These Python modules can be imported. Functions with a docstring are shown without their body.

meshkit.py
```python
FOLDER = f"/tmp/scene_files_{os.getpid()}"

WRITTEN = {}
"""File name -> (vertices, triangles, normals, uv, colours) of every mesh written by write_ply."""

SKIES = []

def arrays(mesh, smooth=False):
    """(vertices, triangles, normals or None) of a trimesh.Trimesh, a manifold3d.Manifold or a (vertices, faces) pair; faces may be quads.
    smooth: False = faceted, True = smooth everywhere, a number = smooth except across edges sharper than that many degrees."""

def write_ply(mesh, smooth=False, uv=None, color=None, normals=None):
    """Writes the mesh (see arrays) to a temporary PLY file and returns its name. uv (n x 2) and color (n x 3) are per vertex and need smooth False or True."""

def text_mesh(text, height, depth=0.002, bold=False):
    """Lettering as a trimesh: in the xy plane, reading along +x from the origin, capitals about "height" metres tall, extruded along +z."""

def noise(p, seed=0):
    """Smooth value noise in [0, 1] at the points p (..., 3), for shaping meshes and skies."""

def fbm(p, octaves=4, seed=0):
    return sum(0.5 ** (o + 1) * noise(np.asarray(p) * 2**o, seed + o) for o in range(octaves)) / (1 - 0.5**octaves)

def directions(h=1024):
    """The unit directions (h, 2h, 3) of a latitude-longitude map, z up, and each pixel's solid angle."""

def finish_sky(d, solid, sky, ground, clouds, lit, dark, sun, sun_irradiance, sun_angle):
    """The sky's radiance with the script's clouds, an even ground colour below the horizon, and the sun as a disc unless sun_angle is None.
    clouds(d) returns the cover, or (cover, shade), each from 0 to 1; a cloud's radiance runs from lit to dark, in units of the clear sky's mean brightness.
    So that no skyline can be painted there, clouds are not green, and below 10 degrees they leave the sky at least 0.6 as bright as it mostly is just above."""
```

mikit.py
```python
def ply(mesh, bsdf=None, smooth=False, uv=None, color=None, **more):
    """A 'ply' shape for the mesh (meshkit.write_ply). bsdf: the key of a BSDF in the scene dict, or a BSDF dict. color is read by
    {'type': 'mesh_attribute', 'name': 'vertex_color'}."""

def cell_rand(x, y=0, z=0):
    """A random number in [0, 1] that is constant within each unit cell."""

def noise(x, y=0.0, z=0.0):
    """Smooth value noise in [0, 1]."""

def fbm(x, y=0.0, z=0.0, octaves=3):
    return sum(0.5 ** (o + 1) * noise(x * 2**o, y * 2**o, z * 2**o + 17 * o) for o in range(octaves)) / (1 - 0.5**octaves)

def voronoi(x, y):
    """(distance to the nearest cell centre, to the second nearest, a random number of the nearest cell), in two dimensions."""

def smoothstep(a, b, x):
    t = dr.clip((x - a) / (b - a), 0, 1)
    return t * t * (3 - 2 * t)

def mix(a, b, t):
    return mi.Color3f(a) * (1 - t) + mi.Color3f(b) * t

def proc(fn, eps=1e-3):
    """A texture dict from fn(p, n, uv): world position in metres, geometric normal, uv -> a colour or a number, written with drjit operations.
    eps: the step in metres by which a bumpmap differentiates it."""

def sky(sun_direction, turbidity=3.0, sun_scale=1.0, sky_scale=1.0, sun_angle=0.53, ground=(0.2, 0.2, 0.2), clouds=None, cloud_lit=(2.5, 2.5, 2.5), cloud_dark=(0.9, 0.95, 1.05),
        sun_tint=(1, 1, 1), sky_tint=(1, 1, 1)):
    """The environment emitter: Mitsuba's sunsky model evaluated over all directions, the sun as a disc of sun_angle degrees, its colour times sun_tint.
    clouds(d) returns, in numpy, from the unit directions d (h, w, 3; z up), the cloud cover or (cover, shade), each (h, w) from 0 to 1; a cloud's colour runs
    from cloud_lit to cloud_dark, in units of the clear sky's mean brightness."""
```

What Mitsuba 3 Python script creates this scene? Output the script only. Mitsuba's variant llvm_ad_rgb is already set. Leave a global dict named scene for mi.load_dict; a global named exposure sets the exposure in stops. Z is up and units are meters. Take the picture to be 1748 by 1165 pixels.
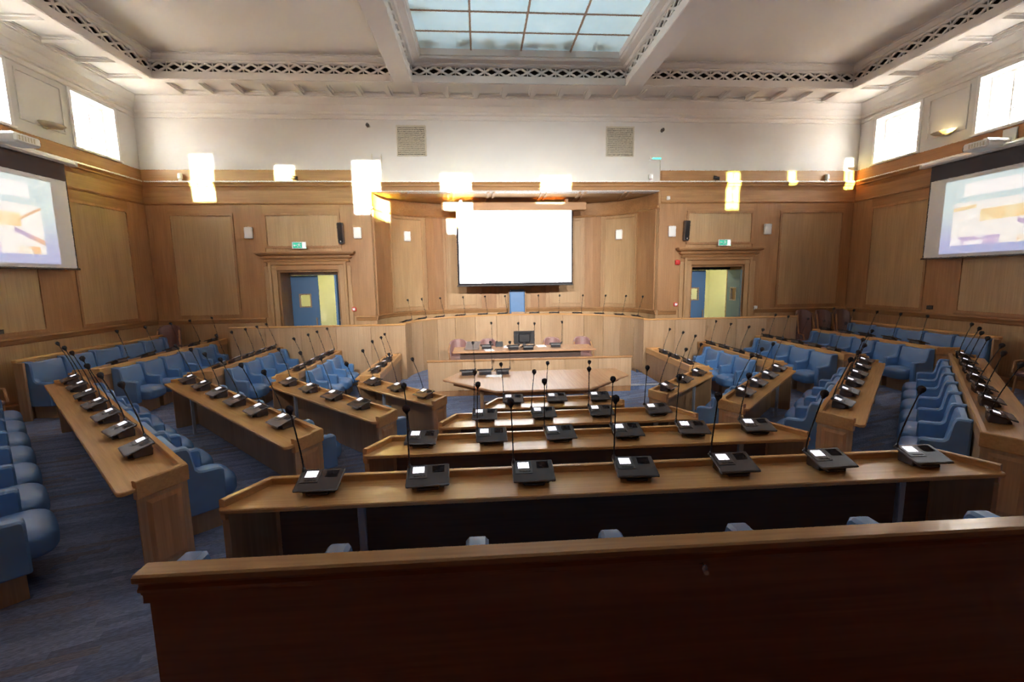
import math, random
import numpy as np, trimesh, mitsuba as mi, drjit as dr, mikit, meshkit
from manifold3d import Manifold
from shapely.geometry import Polygon, box as sbox, Point
from shapely.ops import unary_union

T = mi.ScalarTransform4f
scene, labels = {}, {}
R2 = math.sqrt(0.5)

# ------------------------------------------------------------------ camera, sky, sun, exposure
exposure = 0.34
CAM = np.array([-1.0376, 0.0, 2.4976])
YAW, PITCH, ROLL, FPX = 0.0685483, 0.1345916, 0.0144211, 784.345
_f = np.array([math.sin(YAW) * math.cos(PITCH), math.cos(YAW) * math.cos(PITCH), -math.sin(PITCH)])
_r0 = np.array([math.cos(YAW), -math.sin(YAW), 0.0])
_u0 = np.cross(_r0, _f)
_r = math.cos(ROLL) * _r0 - math.sin(ROLL) * _u0
_u = np.cross(_r, _f)
scene['camera'] = {'type': 'thinlens', 'fov': math.degrees(2 * math.atan(1748 / 2 / FPX)), 'fov_axis': 'x', 'near_clip': 0.05, 'far_clip': 200.0,
                   'aperture_radius': 0.004, 'focus_distance': 3.4,
                   'to_world': T().look_at(origin=CAM.tolist(), target=(CAM + _f).tolist(), up=_u.tolist())}
SUN_ELEV = 4.26
SUN = (0.0, -math.cos(math.radians(SUN_ELEV)), math.sin(math.radians(SUN_ELEV)))


def clouds(d):
    n = meshkit.fbm(d * np.array([2.5, 2.5, 5.0]), 4, seed=3)
    return np.clip((n - 0.30) * 3.0, 0, 1) * 0.85, np.clip((n - 0.5) * 2.0, 0, 1) * 0.4


SKY_SCALE, SUN_SCALE, FILL = 2000.0, 4800.0, 165.0
scene['sky'] = {**mikit.sky(SUN, turbidity=3.5, sun_scale=SUN_SCALE, sky_scale=SKY_SCALE, ground=(0.25, 0.24, 0.22), clouds=clouds, sun_tint=(1.0, 1.12, 1.9),
                            cloud_lit=(1.38, 1.58, 1.85), cloud_dark=(0.9, 1.05, 1.25)), 'sampling_weight': 12.0}

# ------------------------------------------------------------------ materials
def wood(light, dark, along, alpha=0.16, fine=1.0):
    a = np.array(along, float); a /= np.linalg.norm(a)
    h = np.array([0, 0, 1.0]) if abs(a[2]) < 0.9 else np.array([1.0, 0, 0])
    b = np.cross(a, h); b /= np.linalg.norm(b); c = np.cross(a, b)
    a, b, c = a.tolist(), b.tolist(), c.tolist()

    def fn(p, n, uv):
        s = p.x * a[0] + p.y * a[1] + p.z * a[2]
        u = p.x * b[0] + p.y * b[1] + p.z * b[2]
        v = p.x * c[0] + p.y * c[1] + p.z * c[2]
        broad = mikit.fbm(u * 5.0 * fine, v * 5.0 * fine, s * 0.7, 2)
        streak = mikit.fbm(u * 60.0 * fine, v * 60.0 * fine, s * 1.6, 2)
        pore = mikit.noise(u * 260.0, v * 260.0, s * 6.0)
        t = dr.clip(0.55 * broad + 0.45 * streak, 0, 1)
        t = mikit.smoothstep(0.25, 0.75, t)
        return mikit.mix(light, dark, t) * (0.90 + 0.10 * pore)
    return {'type': 'twosided', 'bsdf': {'type': 'roughplastic', 'distribution': 'ggx', 'alpha': alpha, 'int_ior': 1.45, 'nonlinear': False, 'diffuse_reflectance': mikit.proc(fn)}}


V, X, Y = (0, 0, 1), (1, 0, 0), (0, 1, 0)
scene['wood_panel'] = wood((0.55, 0.35, 0.185), (0.44, 0.26, 0.125), V, 0.24)
scene['wood_field'] = wood((0.58, 0.39, 0.21), (0.48, 0.30, 0.15), V, 0.24)
scene['wood_stile'] = wood((0.44, 0.235, 0.105), (0.34, 0.17, 0.07), V, 0.24)
scene['wood_rail_x'] = wood((0.46, 0.245, 0.105), (0.35, 0.175, 0.07), X, 0.22)
scene['wood_rail_y_dim'] = wood((0.38, 0.20, 0.085), (0.285, 0.14, 0.056), Y, 0.22)  # darker rail wood, painting in the dimmer light on the side walls
scene['wood_pale'] = wood((0.58, 0.40, 0.245), (0.48, 0.31, 0.18), V, 0.26)
scene['wood_pale_b'] = wood((0.52, 0.35, 0.205), (0.42, 0.265, 0.145), V, 0.26)
scene['wood_front'] = wood((0.40, 0.25, 0.135), (0.31, 0.18, 0.09), V, 0.22)
for k, ax in (('x', X), ('y', Y), ('dl', (-1, 1, 0)), ('dr', (1, 1, 0))):
    scene['wood_top_' + k] = wood((0.57, 0.315, 0.13), (0.465, 0.24, 0.09), ax, 0.06)
scene['wood_barrier'] = wood((0.36, 0.17, 0.075), (0.27, 0.12, 0.05), X, 0.16)
scene['wood_underdesk_shade'] = wood((0.060, 0.038, 0.026), (0.042, 0.026, 0.018), X, 0.3)  # shade under the central desks painted in as near-black wood
scene['wood_table'] = wood((0.50, 0.29, 0.165), (0.42, 0.225, 0.12), Y, 0.12)


def simple(rgb, rough=0.5, metallic=0.0, spec=0.5, **kw):
    return {'type': 'twosided', 'bsdf': {'type': 'principled', 'base_color': {'type': 'rgb', 'value': list(rgb)} if not isinstance(rgb, dict) else rgb,
                                         'roughness': rough, 'metallic': metallic, 'specular': spec, **kw}}


def diffuse(rgb):
    return {'type': 'twosided', 'bsdf': {'type': 'diffuse', 'reflectance': {'type': 'rgb', 'value': list(rgb)} if not isinstance(rgb, dict) else rgb}}


def vinyl_fn(p, n, uv):
    m = mikit.fbm(p.x * 7.0, p.y * 7.0, p.z * 7.0, 2)
    g = mikit.noise(p.x * 420.0, p.y * 420.0, p.z * 420.0)
    return mikit.mix((0.062, 0.165, 0.36), (0.078, 0.195, 0.41), m) * (0.94 + 0.06 * g)


def carpet_fn(p, n, uv):
    # flecked loop carpet laid in short strips across the aisles
    q, w = p.y * 0.94 - p.x * 0.34, p.x * 0.94 + p.y * 0.34
    row = dr.floor(q * 15.0)
    col = dr.floor(w * 1.9 + mikit.cell_rand(row, 3.0) * 7.0)
    tone = mikit.cell_rand(row, col, 5.0)
    fleck = mikit.noise(w * 45.0, q * 170.0)
    brown = mikit.smoothstep(0.72, 0.95, mikit.cell_rand(row, col, 9.0))
    c = mikit.mix((0.078, 0.118, 0.215), (0.145, 0.195, 0.315), tone)
    c = mikit.mix(c, (0.12, 0.105, 0.105), brown * 0.6)
    return c * (0.75 + 0.5 * fleck)


def paint_fn(p, n, uv):
    m = mikit.fbm(p.x * 1.3, p.y * 1.3, p.z * 1.3, 3)
    return mikit.mix((0.62, 0.62, 0.60), (0.67, 0.67, 0.655), m)


def plaster_fn(p, n, uv):
    m = mikit.fbm(p.x * 0.9, p.y * 0.9, p.z * 0.9, 3)
    return mikit.mix((0.70, 0.68, 0.65), (0.75, 0.735, 0.71), m)


scene['vinyl'] = simple(mikit.proc(vinyl_fn), 0.42, 0, 0.5)
scene['carpet'] = diffuse(mikit.proc(carpet_fn))
scene['wall_paint'] = diffuse(mikit.proc(paint_fn))
scene['plaster'] = diffuse(mikit.proc(plaster_fn))
scene['black_plastic'] = {'type': 'twosided', 'bsdf': {'type': 'roughplastic', 'alpha': 0.22, 'int_ior': 1.4, 'diffuse_reflectance': {'type': 'rgb', 'value': [0.0075, 0.0085, 0.012]}}}
scene['bezel_plastic'] = {'type': 'twosided', 'bsdf': {'type': 'roughplastic', 'alpha': 0.12, 'diffuse_reflectance': {'type': 'rgb', 'value': [0.035, 0.038, 0.045]}}}
scene['foam'] = diffuse((0.012, 0.012, 0.014))
scene['black_cloth'] = diffuse((0.022, 0.023, 0.027))
scene['screen_cloth'] = diffuse((0.78, 0.78, 0.80))
scene['white_plastic'] = simple((0.75, 0.76, 0.76), 0.35)
scene['white_metal'] = simple((0.78, 0.79, 0.80), 0.3)
scene['window_paint'] = simple((0.76, 0.76, 0.74), 0.4)
scene['grey_metal'] = simple((0.33, 0.36, 0.41), 0.4, 0.3)
scene['steel'] = {'type': 'roughconductor', 'material': 'Al', 'alpha': 0.18}
scene['red_plastic'] = simple((0.55, 0.03, 0.03), 0.4)
scene['green_plastic'] = simple((0.02, 0.36, 0.24), 0.4)
scene['vent_paint'] = diffuse((0.52, 0.49, 0.40))
scene['void_shade'] = diffuse((0.012, 0.012, 0.012))  # near-black backing: shade behind grilles and vents put into the colour
scene['leather'] = simple((0.085, 0.042, 0.040), 0.38)
scene['mauve_leather'] = simple((0.20, 0.11, 0.105), 0.4)
scene['door_blue'] = simple((0.075, 0.185, 0.37), 0.45)
scene['door_teal'] = simple((0.10, 0.16, 0.19), 0.45)
scene['corridor_paint'] = diffuse((0.86, 0.84, 0.58))
scene['paper'] = diffuse((0.82, 0.83, 0.86))
scene['folder'] = simple((0.045, 0.026, 0.020), 0.5)
scene['sill_blue'] = simple((0.45, 0.52, 0.58), 0.4)
scene['roof_felt'] = diffuse((0.30, 0.30, 0.30))
scene['leaf_brown'] = diffuse((0.05, 0.055, 0.035))
scene['bar_bronze'] = simple((0.36, 0.26, 0.19), 0.5, 0.2)
scene['glass'] = {'type': 'thindielectric', 'int_ior': 1.5}
scene['sun_dimming_glass'] = {'type': 'thindielectric', 'int_ior': 1.5, 'specular_transmittance': {'type': 'rgb', 'value': [0.34, 0.34, 0.34]}}  # tint added to weaken the sun patches from these unseen panes
scene['sun_darkening_glass'] = {'type': 'thindielectric', 'int_ior': 1.5, 'specular_transmittance': {'type': 'rgb', 'value': [0.13, 0.13, 0.13]}}  # stronger added tint, for the faintest sun patches
scene['clear_glass'] = {'type': 'thindielectric', 'int_ior': 1.5}


def laylight_fn(p, n, uv):
    m = mikit.fbm(p.x * 2.2, p.y * 2.2, 1.0, 3)
    return mikit.mix((0.62, 0.84, 0.88), (0.74, 0.93, 0.95), m)


scene['laylight_glass'] = {'type': 'principledthin', 'base_color': mikit.proc(laylight_fn), 'roughness': 0.5, 'diff_trans': 0.0125, 'spec_trans': 0.0}


def glow(rgb, k, weight=1.0):
    return {'type': 'area', 'radiance': {'type': 'rgb', 'value': [float(c * k) for c in rgb]}, 'sampling_weight': weight}


# ------------------------------------------------------------------ registry
def numbered(name):
    if name not in labels and name not in scene and name not in TAKEN:
        TAKEN.add(name); return name
    i = COUNT.get(name, 0)
    while True:
        i += 1
        k = f'{name}_{i:03d}'
        if k not in TAKEN and k not in scene:
            COUNT[name] = i; TAKEN.add(k); return k


TAKEN, COUNT = set(), {}


def thing(name, label=None, cat=None, group=None, kind=None, exact=False):
    k = name if exact else numbered(name)
    TAKEN.add(k)
    d = {}
    if label: d['label'] = label
    if cat: d['category'] = cat
    if group: d['group'] = group
    if kind: d['kind'] = kind
    labels[k] = d
    return k


def part(parent, name, mesh, mat, smooth=False, emitter=None, label=None, to_world=None, kind=None):
    k = numbered(parent + '__' + name)
    sh = dict(mesh) if isinstance(mesh, dict) else mikit.ply(mesh, mat, smooth=smooth)
    if isinstance(mesh, dict) and mat: sh['bsdf'] = {'type': 'ref', 'id': mat}
    if emitter: sh['emitter'] = emitter
    if to_world is not None: sh['to_world'] = to_world
    scene[k] = sh
    if label or kind:
        labels[k] = {a: b for a, b in (('label', label), ('kind', kind)) if b}
    return k


def single(name, mesh, mat, label=None, cat=None, group=None, kind=None, smooth=False, emitter=None, to_world=None, exact=False):
    k = thing(name, label, cat, group, kind, exact)
    sh = dict(mesh) if isinstance(mesh, dict) else mikit.ply(mesh, mat, smooth=smooth)
    if emitter: sh['emitter'] = emitter
    if to_world is not None: sh['to_world'] = to_world
    scene[k] = sh
    return k


# ------------------------------------------------------------------ mesh helpers
def fix(m):
    if m.volume < 0: m.invert()
    return m


def hull(pts):
    mm = Manifold.hull_points(np.asarray(pts, np.float32)).to_mesh()
    return trimesh.Trimesh(mm.vert_properties[:, :3].astype(float), mm.tri_verts, process=False)


def bx(x0, x1, y0, y1, z0, z1, ch=0.0):
    x0, x1 = min(x0, x1), max(x0, x1); y0, y1 = min(y0, y1), max(y0, y1); z0, z1 = min(z0, z1), max(z0, z1)
    if ch <= 0:
        m = trimesh.creation.box((x1 - x0, y1 - y0, z1 - z0)); m.apply_translation(((x0 + x1) / 2, (y0 + y1) / 2, (z0 + z1) / 2)); return m
    ch = min(ch, 0.49 * min(x1 - x0, y1 - y0, z1 - z0))
    P = []
    for a, sx in ((x0, 1), (x1, -1)):
        for b, sy in ((y0, 1), (y1, -1)):
            for c, sz in ((z0, 1), (z1, -1)):
                P += [(a, b + sy * ch, c + sz * ch), (a + sx * ch, b, c + sz * ch), (a + sx * ch, b + sy * ch, c)]
    return hull(P)


def cat(*ms):
    return trimesh.util.concatenate([m for m in ms])


def extr(poly, h, z0=0.0):
    if isinstance(poly, (list, tuple)): poly = Polygon(poly)
    m = trimesh.creation.extrude_polygon(poly, h, engine='earcut') if hasattr(poly, 'exterior') else cat(*[trimesh.creation.extrude_polygon(g, h, engine='earcut') for g in poly.geoms])
    m.apply_translation((0, 0, z0))
    return m


def chamf(poly, z0, z1, ch):
    """A convex polygon slab with chamfered top and bottom edges."""
    p = Polygon(poly); i = p.buffer(-ch, join_style=2)
    a, b = np.array(p.exterior.coords)[:-1], np.array(i.exterior.coords)[:-1]
    P = [(*q, z) for q in a for z in (z0 + ch, z1 - ch)] + [(*q, z) for q in b for z in (z0, z1)]
    return hull(P)


def sweep(path, prof, closed=False):
    """Profile (d to the left of the path, z) along a horizontal polyline with mitred corners."""
    P = np.asarray(path, float); n = len(P)
    seg = np.roll(P, -1, 0) - P
    seg /= np.maximum(np.linalg.norm(seg, axis=1, keepdims=True), 1e-12)
    nor = np.stack([-seg[:, 1], seg[:, 0]], 1)
    M = np.zeros_like(P)
    for i in range(n):
        a = nor[i - 1] if (closed or i > 0) else nor[0]
        b = nor[i] if (closed or i < n - 1) else nor[n - 2]
        m = a + b
        M[i] = m / max(np.dot(m, m) / 2, 1e-9)
    Q = np.asarray(prof, float); k = len(Q)
    Vv = np.concatenate([np.column_stack([P + M * d, np.full(n, z)])[:, None] for d, z in Q], 1).reshape(-1, 3)
    F = []
    for i in range(n if closed else n - 1):
        j = (i + 1) % n
        for a in range(k):
            b = (a + 1) % k
            F += [(i * k + a, j * k + a, j * k + b), (i * k + a, j * k + b, i * k + b)]
    if not closed:
        v2, f2 = trimesh.creation.triangulate_polygon(Polygon(Q), engine='earcut')
        idx = [int(np.argmin(((Q - v) ** 2).sum(1))) for v in v2]
        for f in f2:
            F.append(tuple(idx[q] for q in f)[::-1]); F.append(tuple((n - 1) * k + idx[q] for q in f))
    m = trimesh.Trimesh(Vv, np.array(F), process=False)
    m.fix_normals() if len(F) < 400 else None
    return fix(m)


def tube(pts, r, n=8, taper=None):
    P = np.asarray(pts, float); k = len(P)
    t = np.gradient(P, axis=0); t /= np.linalg.norm(t, axis=1, keepdims=True)
    ref = np.array([1.0, 0, 0]) if abs(t[0][0]) < 0.8 else np.array([0, 1.0, 0])
    Vv = []
    for i in range(k):
        a = np.cross(t[i], ref); a /= np.linalg.norm(a); b = np.cross(t[i], a)
        rr = r if taper is None else r + (taper - r) * i / (k - 1)
        for j in range(n):
            w = 2 * math.pi * j / n
            Vv.append(P[i] + rr * (math.cos(w) * a + math.sin(w) * b))
    Vv += [P[0], P[-1]]
    F = []
    for i in range(k - 1):
        for j in range(n):
            q = (j + 1) % n
            F += [(i * n + j, i * n + q, (i + 1) * n + q), (i * n + j, (i + 1) * n + q, (i + 1) * n + j)]
    for j in range(n):
        q = (j + 1) % n
        F += [(k * n, q, j), (k * n + 1, (k - 1) * n + j, (k - 1) * n + q)]
    return fix(trimesh.Trimesh(np.array(Vv), np.array(F), process=False))


def lathe(prof, n=16):
    """Solid of revolution about z from (r, z) points, from bottom axis point to top axis point."""
    return fix(trimesh.creation.revolve(np.array(prof, float), sections=n))


def ball(r, c=(0, 0, 0), s=(1, 1, 1), sub=2):
    m = trimesh.creation.icosphere(sub, r); m.apply_scale(s); m.apply_translation(c); return m


def prism_x(profile, x0, x1):
    """Profile in (y, z) extruded along x."""
    m = trimesh.creation.extrude_polygon(Polygon(profile), x1 - x0, engine='earcut')
    v = m.vertices.copy(); m.vertices = np.column_stack([v[:, 2] + x0, v[:, 0], v[:, 1]])
    return fix(m)


def bevel_prism_x(profile, x0, x1, ch):
    """Like prism_x for a convex profile, with chamfered ends."""
    p = Polygon(profile); i = p.buffer(-ch, join_style=2)
    P = [(x, y, z) for y, z in list(p.exterior.coords)[:-1] for x in (x0 + ch, x1 - ch)] + [(x, y, z) for y, z in list(i.exterior.coords)[:-1] for x in (x0, x1)]
    return hull(P)


def frame_at(px, py, pz, fx, fy):
    """to_world of a thing whose own +y looks along (fx, fy)."""
    l = math.hypot(fx, fy); fx, fy = fx / l, fy / l
    return T(np.array([[fy, fx, 0, px], [-fx, fy, 0, py], [0, 0, 1, pz], [0, 0, 0, 1]], float).tolist())


class Local:
    """A seating bank's own frame: s along the row, d towards the middle of the room."""
    def __init__(self, t, n, o=(0, 0)):
        self.t, self.n, self.o = np.array(t, float), np.array(n, float), np.array(o, float)
        self.flip = self.t[0] * self.n[1] - self.t[1] * self.n[0] < 0

    def xy(self, s, d):
        return self.o + self.t * s + self.n * d

    def m(self, mesh):
        v = np.asarray(mesh.vertices)
        w = np.column_stack([self.o + v[:, :1] * self.t + v[:, 1:2] * self.n, v[:, 2]])
        f = np.asarray(mesh.faces)
        return trimesh.Trimesh(w, f[:, ::-1] if self.flip else f, process=False)


# ------------------------------------------------------------------ measures (metres; z = 0 is the floor of the well)
WX, YF, YB = 9.157, 12.158, 1.55
FL = [0.29, 0.19, 0.09, 0.0]                  # floor of rows 0 (outermost) .. 3
DT = [1.047, 0.935, 0.817, 0.699]             # desk tops
RG = [t + 0.051 for t in DT]                   # raised ledges
CY = [3.304, 4.435, 5.52, 6.65]               # ledge line of the central desks
CHW = [2.587, 1.949, 1.366, 0.824]
QD = [0.18, 1.44, 2.59, 3.75]                 # ledge line of the diagonal desks: (y - |x|) / sqrt 2
SXL = [7.47, 5.72, 4.36, 2.96]
SXR = [7.60, 5.92, 4.41, 3.08]
Z_WOOD, Z_SOFFIT, Z_CEIL = 5.236, 6.87, 7.38
FASX, FASY, FASYB = 7.97, 11.08, 2.63
BXI, BXO = 2.43, 2.85


# ------------------------------------------------------------------ floor
fl = thing('floor', kind='structure', exact=True)
part(fl, 'well', extr(sbox(-WX, YB, WX, YF + 2.6), 0.1, -0.1), 'carpet')


def octagon(r):
    pts = []
    c = QD[r] / R2
    pts.append((-SXL[r], YF + 0.2)); pts.append((-SXL[r], SXL[r] + c)); pts.append((-(CY[r] - c), CY[r]))
    pts.append((CY[r] - c, CY[r])); pts.append((SXR[r], SXR[r] + c)); pts.append((SXR[r], YF + 0.2))
    return Polygon(pts)


room = sbox(-WX, YB, WX, YF)
for r, (z0, z1) in {2: (0.0, 0.09), 1: (0.09, 0.19), 0: (0.19, 0.29)}.items():
    part(fl, 'tier', extr(room.difference(octagon(r)), z1 - z0, z0), 'carpet')


def arc_xy(half, depth, y0, e, n, x_from=-1.0, x_to=1.0):
    a = np.linspace(math.pi * (1 - (x_from + 1) / 2), math.pi * (1 - (x_to + 1) / 2), n)
    c, s = np.cos(a), np.sin(a)
    return np.column_stack([half * np.sign(c) * np.abs(c) ** (2 / e), y0 + depth * np.abs(s) ** (2 / e)])


DAIS_Y, DAIS_H, DAIS_D = 11.12, 2.86, 2.30     # curved bench front
dais_arc = arc_xy(DAIS_H, DAIS_D, DAIS_Y, 2.0, 41)
plat = Polygon([(-2.98, 9.83), (2.98, 9.83), (2.98, DAIS_Y)] + [tuple(p) for p in dais_arc[::-1]] + [(-2.98, DAIS_Y)])
pk = thing('dais_platform', kind='structure')
part(pk, 'deck', extr(plat.buffer(0), 0.115, 0.0), 'carpet')
part(pk, 'nosing', bx(-2.98, 2.98, 9.80, 9.85, 0.09, 0.125, 0.008), 'grey_metal')
part(fl, 'corridor_strip', extr(unary_union([sbox(-SXL[0], 11.42, -3.0, YF), sbox(3.0, 11.42, SXR[0], YF)]), 0.29, 0.0), 'carpet')

# ------------------------------------------------------------------ walls
DOORS = ((-6.12, -4.60), (4.64, 6.12))
DOOR_H, AP_W, AP_Z = 2.79, 3.73, 4.72


def wall_xz(holes, x0, x1, z0, z1, y, th):
    p = sbox(x0, z0, x1, z1).difference(unary_union([sbox(*h) for h in holes])) if holes else sbox(x0, z0, x1, z1)
    m = extr(p, th); v = m.vertices.copy(); m.vertices = np.column_stack([v[:, 0], v[:, 2] + y, v[:, 1]]); return fix(m)


def wall_yz(holes, y0, y1, z0, z1, x, th):
    p = sbox(y0, z0, y1, z1).difference(unary_union([sbox(*h) for h in holes])) if holes else sbox(y0, z0, y1, z1)
    m = extr(p, th); v = m.vertices.copy(); m.vertices = np.column_stack([v[:, 2] + x, v[:, 0], v[:, 1]]); return fix(m)


TH = 0.62
WINZ = (5.30, 6.38)
WINS = {'left': [(10.39, 11.51), (7.94, 9.06), (5.49, 6.61)],
        'right': [(10.46, 11.63), (8.02, 9.18), (5.57, 6.73)]}
wf = thing('wall_front', kind='structure', exact=True)
holes = [(a, -0.2, b, DOOR_H) for a, b in DOORS] + [(-AP_W, -0.2, AP_W, AP_Z)]
part(wf, 'masonry', wall_xz(holes, -WX - TH, WX + TH, 0.0, 7.6, YF, 0.30), 'wall_paint')
wl = {}
for sd, sg in (('left', -1), ('right', 1)):
    wl[sd] = thing('wall_' + sd, kind='structure', exact=True)
    hs = [(a, WINZ[0], b, WINZ[1]) for a, b in WINS[sd]]
    part(wl[sd], 'masonry', wall_yz(hs, YB - TH, YF, 0.0, 7.6, WX if sg > 0 else -WX - TH, TH), 'wall_paint')
# the wall behind the gallery, with the clerestory casements that the evening sun comes through
BACKWIN = [(-8.00, -7.42, 5.27, 6.41), (-6.02, -5.50, 5.76, 6.16), (-4.15, -3.42, 4.95, 6.28), (-1.98, -1.16, 4.80, 5.97), (0.56, 1.40, 5.42, 5.92),
           (5.50, 5.90, 5.02, 6.02), (7.18, 7.44, 5.65, 6.05), (8.76, 9.06, 5.50, 6.38)]
ALC = (-3.4, 3.4, 3.62, -2.4)                  # the public gallery alcove: x range, head, back
wb = thing('wall_back', kind='structure', exact=True)
bh = [(a, c, b, d) for a, b, c, d in BACKWIN]
part(wb, 'masonry', wall_xz(bh + [(ALC[0], -.2, ALC[1], ALC[2])], -WX, WX, 0.0, 7.6, YB - 0.12, 0.12), 'wall_paint')
part(wb, 'wainscot', wall_xz([(a - .02, c - .02, b + .02, d + .02) for a, c, b, d in bh] + [(ALC[0], -.2, ALC[1], ALC[2])], -WX, WX, 0.29, Z_WOOD, YB, 0.03), 'wood_panel')
part(wb, 'alcove_lining', cat(bx(ALC[0] - .1, ALC[0], ALC[3], YB + .03, .29, ALC[2]), bx(ALC[1], ALC[1] + .1, ALC[3], YB + .03, .29, ALC[2]), bx(ALC[0], ALC[1], ALC[3] - .1, ALC[3], .29, ALC[2])), 'wood_barrier')
part(wb, 'alcove_lid', bx(ALC[0] - .1, ALC[1] + .1, ALC[3] - .1, YB + .03, ALC[2], ALC[2] + .12), 'wood_barrier')
part(fl, 'alcove_deck', bx(ALC[0], ALC[1], ALC[3], YB, .19, .29), 'carpet')

# ---- timber lining of the three visible walls
def board(side, a0, a1, z0, z1, t0, t1, ch=0.0):
    """A board on a wall: a along it, proud from t0 to t1."""
    if side == 'front': return bx(a0, a1, YF - t1, YF - t0, z0, z1, ch)
    if side == 'left': return bx(-WX + t0, -WX + t1, a0, a1, z0, z1, ch)
    return bx(WX - t1, WX - t0, a0, a1, z0, z1, ch)


def panel_set(wk, side, a0, a1, z0, z1, ch=0.012):
    part(wk, 'panel', board(side, a0 + .05, a1 - .05, z0 + .05, z1 - .05, 0.008, 0.026, 0.006), 'wood_field')
    p = sbox(a0, z0, a1, z1).difference(sbox(a0 + .055, z0 + .055, a1 - .055, z1 - .055))
    m = extr(p, 0.036)
    v = m.vertices.copy()
    if side == 'front': m.vertices = np.column_stack([v[:, 0], YF - 0.046 + v[:, 2], v[:, 1]])
    elif side == 'left': m.vertices = np.column_stack([-WX + 0.010 + v[:, 2], v[:, 0], v[:, 1]])
    else: m.vertices = np.column_stack([WX - 0.046 + v[:, 2], v[:, 0], v[:, 1]])
    part(wk, 'panel_moulding', fix(m), 'wood_stile')


ZP0, ZP1 = 1.64, 4.20       # tall panels
RAILM = {'front': 'wood_rail_x', 'left': 'wood_rail_y_dim', 'right': 'wood_rail_y_dim'}
LEDGE = [(0, 4.93), (-0.11, 4.93), (-0.115, 4.915), (-0.10, 4.895), (-0.085, 4.87), (-0.085, 4.845), (-0.06, 4.825), (-0.045, 4.78), (-0.035, 4.74), (0, 4.74)]
DADO = [(0, 1.60), (-0.045, 1.60), (-0.06, 1.585), (-0.06, 1.565), (-0.045, 1.545), (-0.035, 1.50), (-0.02, 1.47), (0, 1.47)]
RAILT = [(0, 4.46), (-0.045, 4.46), (-0.055, 4.44), (-0.045, 4.415), (-0.03, 4.40), (0, 4.40)]
SKIRT = [(0, 0.29), (-0.045, 0.29), (-0.045, 0.43), (-0.03, 0.46), (0, 0.46)]
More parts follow.
